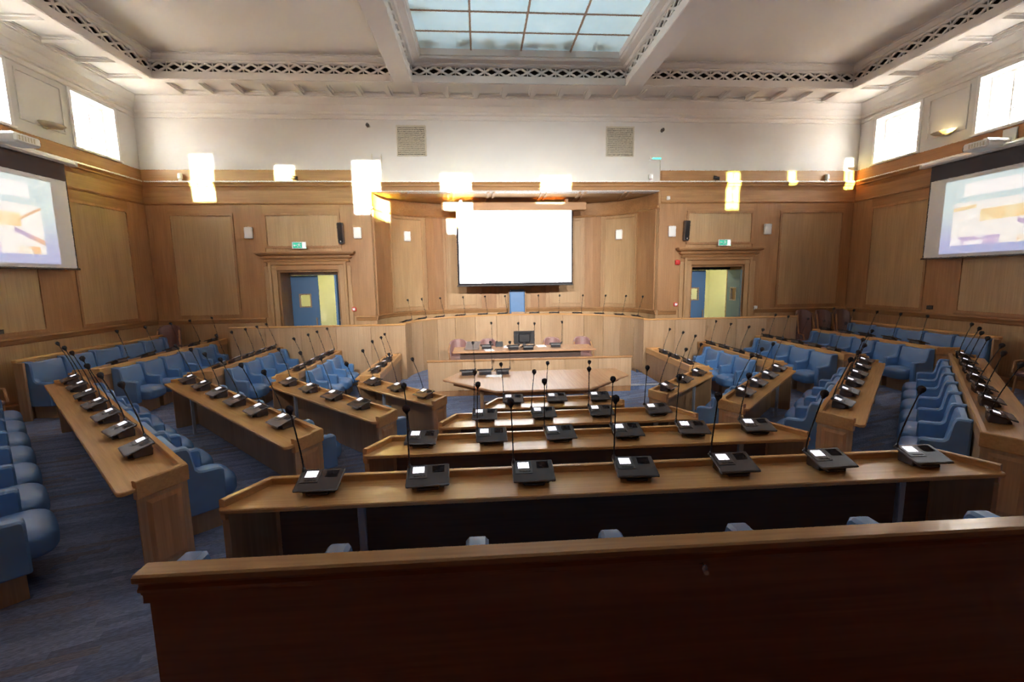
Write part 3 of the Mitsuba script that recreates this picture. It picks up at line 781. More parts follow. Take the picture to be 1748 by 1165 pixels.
cp = thing('clerk_screen', 'low pale oak panel screen standing in front of the clerks\' long table', 'screen wall')
for i in range(6):
    w = 4.44 / 6; x0 = -2.18 + i * w
    part(cp, 'panel', bx(x0 + .002, x0 + w - .002, 9.755, 9.785, .115, .745, .002), 'wood_pale' if i % 2 else 'wood_pale_b')
part(cp, 'core', bx(-2.18, 2.26, 9.785, 9.815, 0.0, .745), 'wood_pale_b')
part(cp, 'cap', bx(-2.20, 2.28, 9.74, 9.83, .745, .785, .01), 'wood_rail_x')
part(cp, 'plinth', bx(-2.17, 2.25, 9.745, 9.785, 0.0, .113), 'wood_stile')

ct = thing('clerk_table', 'long reddish brown table with monitor and papers behind the low screen', 'table')
part(ct, 'top', bx(-1.68, 1.62, 10.32, 11.10, .832, .872, .012), 'wood_table')
part(ct, 'apron', bx(-1.52, 1.28, 10.44, 10.47, .62, .832), 'folder')
for sx in (-1.45, 1.25): part(ct, 'leg', bx(sx - .04, sx + .04, 10.46, 10.98, .115, .832, .008), 'wood_table')

wt = thing('well_table', 'six-sided reddish table with tapered front in the well below the clerks', 'table')
hexa = [(-1.50, 8.80), (-1.74, 8.24), (-.82, 7.24), (.74, 7.24), (1.70, 8.24), (1.62, 8.84)]
part(wt, 'top', chamf(hexa, .665, .705, .010), 'wood_table')
part(wt, 'apron', extr(Polygon(hexa).buffer(-.16, join_style=2).difference(Polygon(hexa).buffer(-.20, join_style=2)), .09, .575), 'wood_stile')
for sx in (-1.04, .96):
    part(wt, 'pedestal', bx(sx - .03, sx + .03, 7.66, 8.58, 0.0, .60, .008), 'wood_pale_b')
part(wt, 'stretcher', bx(-1.0, .92, 8.08, 8.14, .12, .30, .006), 'wood_pale_b')

# ------------------------------------------------------------------ desks
ORD = ['first', 'second', 'third', 'fourth', 'fifth', 'sixth', 'seventh']
RING = ['outermost', 'second', 'third', 'innermost']


def desk(label, group, L, s0, s1, D, k0, k1, r, top, front='wood_front', legs=(0.4,), inner='wood_front'):
    k = thing('council_desk', label, 'desk', group)
    zt, zr, zf, zl = DT[r], RG[r], FL[r], (FL[r + 1] if r < 3 else 0.0)
    at0 = lambda d: s0 - k0 * d
    at1 = lambda d: s1 + k1 * d
    E = .34
    pg = Polygon([(at0(.02), -.02), (at0(D), -D), (at1(D), -D), (at1(.02), -.02)])
    pg = pg.buffer(-.045).buffer(.045, quad_segs=4).simplify(.002)
    part(k, 'desktop', L.m(chamf(list(pg.exterior.coords)[:-1], zt - .032, zt, .007)), top)
    prof = [(0, zt - .09), (.010, zt - .08), (.010, zr - .012), (.004, zr - .003), (-.004, zr), (-.036, zr), (-.042, zr - .005), (-.042, zr - .014), (-.038, zr - .018), (-.038, zt - .09)]
    part(k, 'ledge', L.m(sweep([(at0(E), -E), (s0, 0), (s1, 0), (at1(E), -E)], prof)), top)
    n = max(1, int(round((s1 - s0) / .72))); w = (s1 - s0) / n
    for i in range(n):
        part(k, 'front_panel', L.m(bx(s0 + i * w + .0015, s0 + (i + 1) * w - .0015, -.036, -.004, zl + .002, zt - .055, .0015)), front)
    for j, (a, kk, sg) in enumerate(((s0, k0, 1), (s1, k1, -1))):
        q = lambda d, off: (a - sg * kk * d + sg * off, -d)
        body = extr(Polygon([q(.004, .004), q(E, .004), q(E, .046), q(.037, .046)]), zt - .058 - zf, zf)
        part(k, 'end_panel', L.m(fix(body)), front)
        P = []
        for d, z in ((.05, zf + .10), (E - .05, zf + .10), (E - .05, zt - .12), (.05, zt - .12)): P.append((*q(d, .005), z))
        for d, z in ((.085, zf + .135), (E - .085, zf + .135), (E - .085, zt - .155), (.085, zt - .155)): P.append((*q(d, -.008), z))
        part(k, 'end_field', L.m(hull(P)), 'wood_stile' if front == 'wood_front' else front)
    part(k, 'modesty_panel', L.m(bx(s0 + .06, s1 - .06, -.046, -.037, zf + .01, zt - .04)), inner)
    for u in legs:
        ss = s0 + u if u > 0 else s1 + u
        part(k, 'leg', L.m(bx(ss - .026, ss + .026, -.26, -.22, zf, zt - .034, .006)), 'grey_metal')
    return k


CEN = lambda r: Local((1, 0), (0, 1), (0, CY[r]))
DL = lambda r: Local((-R2, R2), (R2, R2), (R2 * QD[r], R2 * QD[r]))
DR = lambda r: Local((R2, R2), (-R2, R2), (-R2 * QD[r], R2 * QD[r]))
SL = lambda r: Local((0, 1), (1, 0), (-SXL[r], 0))
SR = lambda r: Local((0, 1), (-1, 0), (SXR[r], 0))
LEG_C = {0: (-.50, .7), 1: (-.45,), 2: (-.3,), 3: (-.2,)}
for r in range(4):
    desk(f'{"widest, nearest" if r == 0 else ["", "second nearest", "third nearest", "shortest, farthest"][r]} of the oak council desks facing the dais straight on', 'central council desks', CEN(r), -CHW[r], CHW[r], .395, .52, .52, r, 'wood_top_x', legs=LEG_C[r], inner='wood_underdesk_shade')
DS = [(4.95, 10.30), (5.27, 9.55), (5.61, 8.60), (5.99, 7.92)]
for r in range(4):
    for nm, LL, tp in (('left', DL, 'dl'), ('right', DR, 'dr')):
        desk(f'{RING[r]} oak council desk of the {nm} diagonal bank, with microphones along it', f'{nm} diagonal council desks', LL(r), DS[r][0], DS[r][1], (.45, .44, .40, .38)[r], .35, 0.0, r, 'wood_top_' + tp, legs=(-.62,))
SS_L = [(8.10, 12.05), (8.20, 11.09), (8.43, 11.09), (8.67, 11.09)]
SS_R = [(8.03, 11.32), (8.24, 11.09), (8.40, 11.09), (8.68, 11.09)]
for r in range(4):
    for nm, LL, S in (('left', SL, SS_L), ('right', SR, SS_R)):
        desk(f'{RING[r]} oak council desk of the {nm} side bank, running along towards the far wall', f'{nm} side council desks', LL(r), S[r][0], S[r][1], .43, .34, 0.0, r, 'wood_top_y', legs=(.7,))

# ------------------------------------------------------------------ seats
MESH = {}


def loft_x(profile, x0, x1, ch):
    p = Polygon(profile)
    if not p.exterior.is_ccw: profile = profile[::-1]
    Q = np.asarray(profile, float); n = len(Q)
    e = np.roll(Q, -1, 0) - Q; e /= np.linalg.norm(e, axis=1, keepdims=True)
    nr = np.stack([-e[:, 1], e[:, 0]], 1)
    M = np.array([(nr[i - 1] + nr[i]) / max(np.dot(nr[i - 1] + nr[i], nr[i - 1] + nr[i]) / 2, .35) for i in range(n)])
    I = Q + M * ch
    rings = [(x0, I), (x0 + ch, Q), (x1 - ch, Q), (x1, I)]
    Vv = np.concatenate([np.column_stack([np.full(n, x), r]) for x, r in rings])
    F = []
    for a in range(3):
        for i in range(n):
            j = (i + 1) % n
            F += [(a * n + i, a * n + j, (a + 1) * n + j), (a * n + i, (a + 1) * n + j, (a + 1) * n + i)]
    v2, f2 = trimesh.creation.triangulate_polygon(Polygon(I), engine='earcut')
    idx = [int(np.argmin(((I - v) ** 2).sum(1))) for v in v2]
    for f in f2:
        F.append(tuple(idx[q] for q in f)[::-1]); F.append(tuple(3 * n + idx[q] for q in f))
    m = trimesh.Trimesh(Vv, np.array(F), process=False); m.fix_normals()
    return fix(m)


def puff(x, y0, y1, z0, z1, e=.28, dome=.02):
    m = trimesh.creation.icosphere(3, 1.0); v = m.vertices
    w = np.sign(v) * np.abs(v) ** (2 * e)
    w /= np.maximum(np.abs(w).max(0), 1e-9)
    r2 = np.clip(1 - w[:, 0] ** 2, 0, 1) * np.clip(1 - w[:, 1] ** 2, 0, 1)
    zz = (z0 + z1) / 2 + w[:, 2] * (z1 - z0) / 2 + np.where(w[:, 2] > 0, dome * r2, 0)
    m.vertices = np.column_stack([w[:, 0] * x, (y0 + y1) / 2 + w[:, 1] * (y1 - y0) / 2, zz]); return m


def seat_meshes(p, H, drop=0.0):
    key = (round(p, 3), round(H, 3), drop)
    if key not in MESH:
        aw_ = .105
        arm = [(.005, .222), (.005, H), (.11, H), (.135, H - .012), (.15, H - .05), (.168, .70), (.178, .652), (.20, .628), (.24, .62), (.365, .615), (.388, .602), (.395, .578), (.395, .236), (.385, .222)]
        hw = (p - aw_) / 2 - .0015; B = H - drop
        back = [(.010, .30), (.015, B - .045), (.03, B - .025), (.08, B - .022), (.105, B - .045), (.125, B - .16), (.165, .47), (.165, .30)]
        MESH[key] = dict(arm=mikit.ply(loft_x(arm, -aw_ / 2, aw_ / 2, .016), 'vinyl', smooth=35), backrest=mikit.ply(loft_x(back, -hw, hw, .014), 'vinyl', smooth=40),
                         cushion=mikit.ply(puff(hw - .0005, .11, .565, .235, .462), 'vinyl', smooth=True), plinth=mikit.ply(bx(-p / 2 + .056, p / 2 - .056, .02, .36, 0, .30), 'wood_front'))
    return MESH[key]


def seats(bank, grp, L, s0, p, n, d, r, H, words, drop=0.0, name='council_armchair'):
    M = seat_meshes(p, H, drop)
    tw = L.t; right = np.array([L.n[1], -L.n[0]])
    sg = 1.0 if tw @ right > 0 else -1.0
    for i in range(n):
        o = L.xy(s0 + (i + .5) * p, d)
        k = thing(name, words(i), 'seat', grp)
        W = frame_at(o[0], o[1], FL[r], L.n[0], L.n[1])
        part(k, 'plinth', M['plinth'], None, to_world=W)
        part(k, 'backrest', M['backrest'], None, to_world=W)
        part(k, 'seat_cushion', M['cushion'], None, to_world=W)
        part(k, 'arm', M['arm'], None, to_world=W @ T().translate([-sg * p / 2, 0, 0]))
        if i == n - 1: part(k, 'arm', M['arm'], None, to_world=W @ T().translate([sg * p / 2, 0, 0]))


HIN = [None, .868, .856, .828]
SDL = {1: (5.52, .70, 6), 2: (5.80, .70, 4), 3: (5.97, .66, 3)}
for r in (1, 2, 3):
    s0, p, n = SDL[r]
    for nm, LL in (('left', DL), ('right', DR)):
        seats(nm, f'blue seats of the {nm} diagonal bank', LL(r - 1), s0, p, n, .006, r, HIN[r],
              lambda i, r=r, nm=nm: f'blue vinyl armchair, {ORD[i]} from the camera, backing onto the {RING[r-1]} {nm} diagonal desk')
# outermost row of the left diagonal bank, with its timber back
Ldl = DL(0)
QB = -1.10 - QD[0]
seats('left', 'blue seats of the left diagonal bank', Ldl, 5.26, .742, 7, QB, 0, 1.0, lambda i: f'blue vinyl armchair, {ORD[i]} from the camera, behind the outermost left diagonal desk')
bk = thing('seat_back_partition', 'timber partition along the backs of the outermost left diagonal blue seats', 'partition')
part(bk, 'panel', Ldl.m(bx(5.16, 10.55, QB - .05, QB - .005, FL[0], 1.30)), 'wood_front')
part(bk, 'cap', Ldl.m(bx(5.14, 10.57, QB - .07, QB + .01, 1.30, 1.345, .01)), 'wood_top_dl')
# side banks
SSL = {0: (7.95, .65, 5), 1: (8.36, .585, 5), 2: (8.60, .59, 4), 3: (8.80, .60, 3)}
SSR = {0: (7.88, .64, 5), 1: (8.10, .615, 5), 2: (8.42, .62, 4), 3: (8.66, .60, 3)}
DROW0 = {}
for nm, LL, SS, SX in (('left', SL, SSL, SXL), ('right', SR, SSR, SXR)):
    for r in range(4):
        s0, p, n = SS[r]
        d = .006 if r else -(8.52 - SX[0])
        seats(nm, f'blue seats of the {nm} side bank', LL(max(r - 1, 0)), s0, p, n, d, r, HIN[r] or .97,
              lambda i, r=r, nm=nm: f'blue armchair, {ORD[i]} from the camera in the {RING[r]} row of the {nm} side bank')
    L0 = LL(0); d0 = -(8.52 - SX[0]); s0, p, n = SS[0]
    bk = thing('seat_back_partition', f'timber partition along the backs of the outermost {nm} side blue seats', 'partition')
    part(bk, 'panel', L0.m(bx(s0 - .10, s0 + n * p + .10, d0 - .05, d0 - .004, FL[0], 1.265)), 'wood_front')
    part(bk, 'cap', L0.m(bx(s0 - .12, s0 + n * p + .12, d0 - .075, d0 + .012, 1.265, 1.312, .01)), 'wood_top_y')
    part(bk, 'end_panel', L0.m(bx(s0 - .12, s0 - .075, d0 - .05, d0 + .10, FL[0], 1.262, .006)), 'wood_front')
# outermost central row, behind the barrier: only the wing tops show over it
LC0 = Local((1, 0), (0, 1), (0, 1.895))
seats('central', 'blue seats behind the barrier', LC0, -2.335, .63, 7, 0.0, 0, 1.018, lambda i: f'blue armchair peeping over the near timber barrier, {ORD[i]} from its left end', drop=.10)

# ------------------------------------------------------------------ gallery barrier
gb = thing('gallery_barrier', 'dark polished timber barrier across the foreground with a moulded cap rail', 'barrier')
gp = [(-2.44, 1.85), (2.44, 1.85)]
part(gb, 'cap_rail', sweep(gp, [(.03, 1.30), (.03, 1.342), (.022, 1.35), (-.062, 1.35), (-.074, 1.343), (-.074, 1.322), (-.064, 1.312), (-.045, 1.306), (-.045, 1.30)]), 'wood_top_x')
part(gb, 'cap_moulding', sweep(gp, [(0, 1.20), (0, 1.30), (-.045, 1.30), (-.040, 1.288), (-.052, 1.276), (-.050, 1.264), (-.034, 1.256), (-.036, 1.244), (-.026, 1.236), (-.026, 1.20)]), 'wood_barrier')
for i in range(1):
    w = 4.84; x0 = -2.42 + i * w
    part(gb, 'panel', bx(x0 + .001, x0 + w - .001, 1.828, 1.852, .52, 1.205, .001), 'wood_barrier')
part(gb, 'core', bx(-2.42, 2.42, 1.852, 1.885, FL[0], 1.30), 'wood_barrier')
part(gb, 'plinth', sweep(gp, [(0, FL[0]), (0, .52), (-.024, .52), (-.042, .505), (-.045, .49), (-.045, FL[0])]), 'wood_barrier')
ky = thing('key', 'small silver key hanging in the lock of the timber barrier', 'key')
part(ky, 'lock_plate', lathe([(0, 0), (.012, 0), (.012, .004), (.009, .006), (0, .006)], 14), 'steel', to_world=T().translate([-.086, 1.828, 1.243]).rotate([1, 0, 0], 90))
part(ky, 'shaft', bx(-.089, -.083, 1.795, 1.825, 1.241, 1.245), 'steel')
bow = extr(Point(0, 0).buffer(.015).difference(Point(0, .006).buffer(.0045)), .0025)
part(ky, 'bow', bow, 'steel', to_world=T().translate([-.086, 1.795, 1.232]).rotate([0, 0, 1], 20).rotate([1, 0, 0], 78))
part(ky, 'tag', extr(Point(0, 0).buffer(.011), .002), 'steel', to_world=T().translate([-.078, 1.79, 1.213]).rotate([0, 0, 1], -35).rotate([1, 0, 0], 75))

# ------------------------------------------------------------------ conference units
PLATE = [(-.105, .040), (-.107, .048), (-.100, .055), (.095, .118), (.106, .113), (.104, .100)]
rot = math.atan2(.063, .195)
ct_, st_ = math.cos(rot), math.sin(rot)
UP = lambda x, y, h: (x, -.10 + y * ct_ - h * st_, .055 + y * st_ + h * ct_)


def on_plate(x0, x1, y0, y1, h0, h1):
    return hull([UP(x, y, h) for x in (x0, x1) for y in (y0, y1) for h in (h0, h1)])


UNIT = dict(
    plate=(mikit.ply(bevel_prism_x(PLATE, -.15, .15, .006), 'black_plastic'), None),
    base=(mikit.ply(cat(bevel_prism_x([(-.035, 0), (-.045, .048), (.085, .095), (.095, .06), (.090, 0)], -.115, .115, .006), bx(-.075, .075, -.075, .03, 0, .02, .004)), 'black_plastic'), None),
    control_panel=(mikit.ply(on_plate(-.128, -.005, .068, .198, .0, .004), 'bezel_plastic'), None),
    display=(mikit.ply(on_plate(-.108, -.026, .118, .182, .004, .0055), 'screen_cloth'), glow((.84, .84, 1.0), 1.25, .004)),
    button_bar=(mikit.ply(cat(*[on_plate(-.100 + i * .022, -.084 + i * .022, .082, .094, .004, .0075) for i in range(4)]), 'black_plastic'), None),
    loudspeaker_grille=(mikit.ply(cat(*[on_plate(.030, .115, .122 + i * .012, .129 + i * .012, .0, .0035) for i in range(6)]), 'foam'), None),
    mic_socket=(mikit.ply(lathe([(0, 0), (.014, 0), (.013, .03), (.008, .04), (0, .04)], 10), 'black_plastic'), None),
)
STEMS = []
for q in range(5):
    a, b = ((0, 0), (.03, .02), (-.03, -.01), (.015, -.03), (-.02, .03))[q]
    tip = np.array([a, -.135 + b, .455])
    pts = [np.array([0, 0, 0.0]), np.array([0, -.025, .12]) + np.array([a, b, 0]) * .2, np.array([0, -.072, .27]) + np.array([a, b, 0]) * .5, tip]
    tt = np.linspace(0, 1, 7); c = [np.array([np.interp(t, [0, .27, .6, 1], [p[i] for p in pts]) for i in range(3)]) for t in tt]
    dirn = c[-1] - c[-2]; dirn /= np.linalg.norm(dirn)
    h = lathe([(0, -.030), (.010, -.028), (.014, -.014), (.024, -.002), (.027, .014), (.024, .028), (.014, .037), (0, .040)], 12)
    R = trimesh.geometry.align_vectors([0, 0, 1], dirn); h.apply_transform(R); h.apply_translation(tip)
    STEMS.append((mikit.ply(tube(c, .0055, 6, .0042), 'foam', smooth=True), mikit.ply(h, 'foam', smooth=40)))
urng = random.Random(11)


def unit(o, n, z, label, grp, lit=True):
    k = thing('conference_unit', label, 'microphone unit', grp)
    W = frame_at(o[0], o[1], z, n[0], n[1]) @ T().rotate([0, 0, 1], urng.uniform(-5, 5))
    for nm, (m, em) in UNIT.items():
        w = W
        if nm == 'mic_socket': w = W @ T().translate([-.135, .083, .098])
        part(k, nm, m, None, to_world=w, emitter=em if lit else None)
    st, hd = STEMS[urng.randrange(5)]
    w = W @ T().translate([-.135, .083, .13])
    sk_ = part(k, 'microphone', st, None, to_world=w)
    part(sk_, 'windshield', hd, None, to_world=w)


CU = [(-2.18, .748, 7), (-1.62, .664, 6), (-1.01, .707, 4), (-.59, .635, 3)]
for r, (s0, p, n) in enumerate(CU):
    for i in range(n):
        unit(CEN(r).xy(s0 + p * i, -.172), (0, 1), DT[r] + .001, f'black conference unit with lit display, {ORD[i]} from the left on the {["nearest", "second nearest", "third nearest", "farthest"][r]} central desk', 'microphones on the central desks')
DU = [(5.66, .738, 7), (5.82, .69, 6), (6.18, .72, 4), (6.30, .70, 3)]
SUL = [(8.75, .74, 5), (8.75, .53, 5), (8.92, .60, 4), (9.12, .62, 3)]
SUR = [(8.60, .62, 5), (8.70, .54, 5), (8.90, .62, 4), (9.10, .64, 3)]
for nm, LD, LS, SU in (('left', DL, SL, SUL), ('right', DR, SR, SUR)):
    for r in range(4):
        for (s0, p, n), LL, bk in ((DU[r], LD, 'diagonal'), (SU[r], LS, 'side')):
            for i in range(n):
                unit(LL(r).xy(s0 + p * i, -.182), LL(r).n, DT[r] + .001, f'black conference unit, {ORD[i]} from the camera on the {RING[r]} {nm} {bk} desk', f'microphones on the {nm} {bk} desks')
# dais bench: the units face the room from behind the curved screen
for i in range(12):
    a = .09 + .82 * i / 11 + (.012 if 5 <= i <= 6 else 0) * (1 if i == 6 else -1)
    p = darc(a, a + .001, 2); t = p[1] - p[0]; t /= np.linalg.norm(t); nn = np.array([-t[1], t[0]])
    q = p[0] + nn * .212
    unit(q, -nn, 1.396, f'microphone behind the curved screen wall, {(ORD + ["eighth", "ninth", "tenth", "eleventh", "twelfth"])[i]} along it from the left', 'microphones on the dais bench', lit=False)
for i, x in enumerate((-1.30, -.97, -.64)):
    unit((x, 8.60), (0, -1), .706, f'microphone unit facing away on the six-sided table, {ORD[i]} from its left corner', 'microphones on the six-sided table', lit=False)
for i, (x, y) in enumerate(((-.90, 10.74), (-.29, 10.55), (.05, 10.45), (.74, 10.74))):
    unit((x, y), (0, -1), .873, f'microphone unit facing away on the clerks\' table, {ORD[i]} from its left end', 'microphones on the clerks\' table', lit=False)

# ------------------------------------------------------------------ clerks' table top
mo = thing('monitor', 'black computer monitor seen from behind on the clerks\' table', 'monitor')
part(mo, 'casing', bx(-.25, .25, 10.83, 10.875, .945, 1.26, .012), 'black_plastic')
part(mo, 'rear_bulge', bx(-.14, .14, 10.79, 10.84, .985, 1.20, .02), 'black_plastic')
part(mo, 'vent', cat(*[bx(-.20, .20, 10.826, 10.831, 1.19 + i * .014, 1.197 + i * .014) for i in range(4)]), 'foam')
part(mo, 'stand', cat(bx(-.035, .035, 10.80, 10.84, .88, 1.02, .008), bx(-.11, .11, 10.76, 10.90, .872, .886, .005)), 'black_plastic')
for i, x in enumerate((-.035, .035)):
    g = thing('water_glass', f'small clear drinking glass standing before the monitor, the {"left" if i == 0 else "right"} one of two', 'glass', 'glasses before the monitor')
    part(g, 'tumbler', lathe([(0, 0), (.024, 0), (.030, .095), (.027, .095), (.022, .006), (0, .006)], 16), 'clear_glass', to_world=T().translate([x, 10.66, .872]))
fo = thing('folder', 'dark brown leather folder standing half open at the left of the clerks\' table', 'folder')
part(fo, 'cover', hull([(x + .06 * (z > 1), y + .07 * (z > 1), z) for x in (-1.42, -1.10) for y in (10.60, 10.615) for z in (.874, 1.06)]), 'folder')
part(fo, 'base', bx(-1.42, -1.08, 10.62, 10.86, .872, .890, .004), 'folder')
bx_ = thing('telephone', 'small black desk telephone beside the monitor on the clerks\' table', 'telephone')
part(bx_, 'body', bevel_prism_x([(10.98, .872), (11.12, .872), (11.12, .985), (11.04, .985)], -.68, -.50, .008), 'black_plastic')
part(bx_, 'handset', bx(-.67, -.63, 10.98, 11.10, .985, 1.01, .01), 'black_plastic')
for i, (x, y, a, lab) in enumerate(((-.85, 10.50, 10, 'white sheet of paper near the left microphone on the clerks\' table'), (-.38, 10.95, -8, 'white papers lying just left of the monitor'), (.42, 10.95, 4, 'white papers lying just right of the monitor'))):
    single('paper_sheet', bx(-.105, .105, -.148, .148, 0, .006), 'paper', lab, 'paper', 'papers on the clerks\' table', to_world=T().translate([x, y, .872]).rotate([0, 0, 1], a))
single('paper_sheet', bx(-.105, .105, -.148, .148, 0, .004), 'paper', 'white sheet of paper among the microphones on the six-sided table', 'paper', to_world=T().translate([-.80, 8.42, .705]).rotate([0, 0, 1], 80))


def tub_chair(label, grp, x, y, z, fx, fy, mat, h=.92, w=.27):
    k = thing('round_back_chair', label, 'chair', grp)
    W = frame_at(x, y, z, fx, fy)
    key = ('tub', h, w, mat)
    if key not in MESH:
        an = np.radians(np.linspace(200, 340, 15))
        path = np.column_stack([w * np.cos(an), w * np.sin(an)])
        top = h - .10 * np.abs(np.linspace(-1, 1, 15)) ** 3
        b = sweep(path, [(.025, .40), (.025, h - .015), (.012, h), (-.012, h), (-.025, h - .015), (-.025, .40)])
        v = b.vertices.copy(); q = np.clip((v[:, 2] - .40) / (h - .40), 0, 1); tt = np.interp(np.degrees(np.arctan2(v[:, 1], v[:, 0])) % 360, np.linspace(200, 340, 15), top)
        v[:, 2] = .40 + q * (tt - .40); v[:, 1] -= q * .05; b.vertices = v
        MESH[key] = dict(backrest=mikit.ply(b, mat, smooth=40), seat=mikit.ply(puff(w * .95, -.20, .27, .36, .47), mat, smooth=True),
                         legs=[mikit.ply(tube([(sx * .20, sy, 0), (sx * .18, sy * .92, .38)], .016, 8, .022), 'wood_stile', smooth=40) for sx in (-1, 1) for sy in (-.18, .22)],
                         arm=[mikit.ply(tube([(sx * w * .95, -.10, h - .12), (sx * (w + .01), .02, .64), (sx * w, .20, .62), (sx * w * .9, .24, .42)], .02, 8), 'wood_stile', smooth=40) for sx in (-1, 1)])
    M = MESH[key]
    part(k, 'backrest', M['backrest'], None, to_world=W); part(k, 'seat', M['seat'], None, to_world=W)
    for l in M['legs']: part(k, 'leg', l, None, to_world=W)
    for a in M['arm']: part(k, 'arm', a, None, to_world=W)


for i, x in enumerate((-1.60, -.86, .78, 1.56)):
    tub_chair(f'mauve leather chair with rounded back at the clerks\' table, {ORD[i]} from the left', 'chairs at the clerks\' table', x, 11.42, .115, 0, -1, 'mauve_leather', .88, .225)
for i, (x, y) in enumerate(((7.74, 11.74), (8.28, 11.72), (8.81, 11.70))):
    tub_chair(f'dark brown round-backed chair in the far right corner, {ORD[i]} from the screen wall', 'chairs in the far right corner', x, y, .29, 0, -1, 'leather', 1.26, .225)
tub_chair('dark brown leather chair with rounded back in the far left corner', None, -8.62, 11.62, .29, .2, -1, 'leather', 1.20, .24)
tub_chair('dark leather chair by the right wall beside the outermost blue seats', None, 8.62, 7.15, .29, -1, .1, 'leather', .98, .25)
tub_chair('dark leather chair by the left wall beside the outermost blue seats', None, -8.62, 7.25, .29, 1, .1, 'leather', .98, .25)

# ------------------------------------------------------------------ side projection screens
def slide(u, v):
    """A projected page: pale blue ground, a white title block and a photograph of a bright room. u to the right, v up, 0 to 1."""
    def within(a, b, c, d): return (u > a) & (u < b) & (v > c) & (v < d)
    bg = mikit.mix((.40, .52, 1.0), (.72, 1.0, 1.05), mikit.smoothstep(.10, .62, v))
    c = bg
    c = dr.select(within(.18, .80, .76, .93), mi.Color3f(1.35, 1.35, 1.35), c)
    pic = within(.10, .88, .11, .68)
    n = mikit.fbm(u * 14.0, v * 14.0, 0.0, 2)
    room = mi.Color3f(1.3, 1.28, 1.22)
    room = dr.select((u < .70) & (u > .34) & (v > .40 + .03 * u) & (v < .56 + .02 * u), mikit.mix((1.3, .78, .22), (1.4, 1.25, .75), n), room)
    room = dr.select((u > .10) & (u < .30) & (v > .57 + .12 * (u - .1)) & (v < .62 + .12 * (u - .1)), mi.Color3f(1.3, .95, .45), room)
    room = dr.select((u > .70) & (dr.abs(v - (.52 + (u - .70) * .75)) < .018), mi.Color3f(1.15, .62, .30), room)
    room = dr.select((u > .64) & (dr.abs(v - (.38 - (u - .64) * .55)) < .03), mikit.mix((.62, .45, .80), (1.2, .60, .35), mikit.smoothstep(.72, .84, u)), room)
    room = dr.select((v < .30) & (dr.abs(v - .33 - .12 * (u - .3)) < .012), mi.Color3f(.70, .92, 1.05), room)
    room = dr.select((v < .22) & (u < .52), mikit.mix((.72, .55, .95), (1.35, 1.35, 1.4), mikit.smoothstep(.32, .60, n)), room)
    room = dr.select((v < .20) & (dr.abs(u - .74) < .09), mikit.mix((1.3, .62, .16), (1.3, 1.2, 1.0), mikit.smoothstep(.3, .7, n)), room)
    return dr.select(pic, room, c)


S_Y0, S_Y1, S_Z0, S_Z1 = 7.20, 9.42, 2.89, 4.39


def slide_left(p, n, uv): return slide((p.y - S_Y0) / (S_Y1 - S_Y0), (p.z - S_Z0) / (S_Z1 - S_Z0)) * 0.40
def slide_right(p, n, uv): return slide((S_Y1 + .06 - p.y) / (S_Y1 - S_Y0), (p.z - S_Z0) / (S_Z1 - S_Z0)) * 0.40


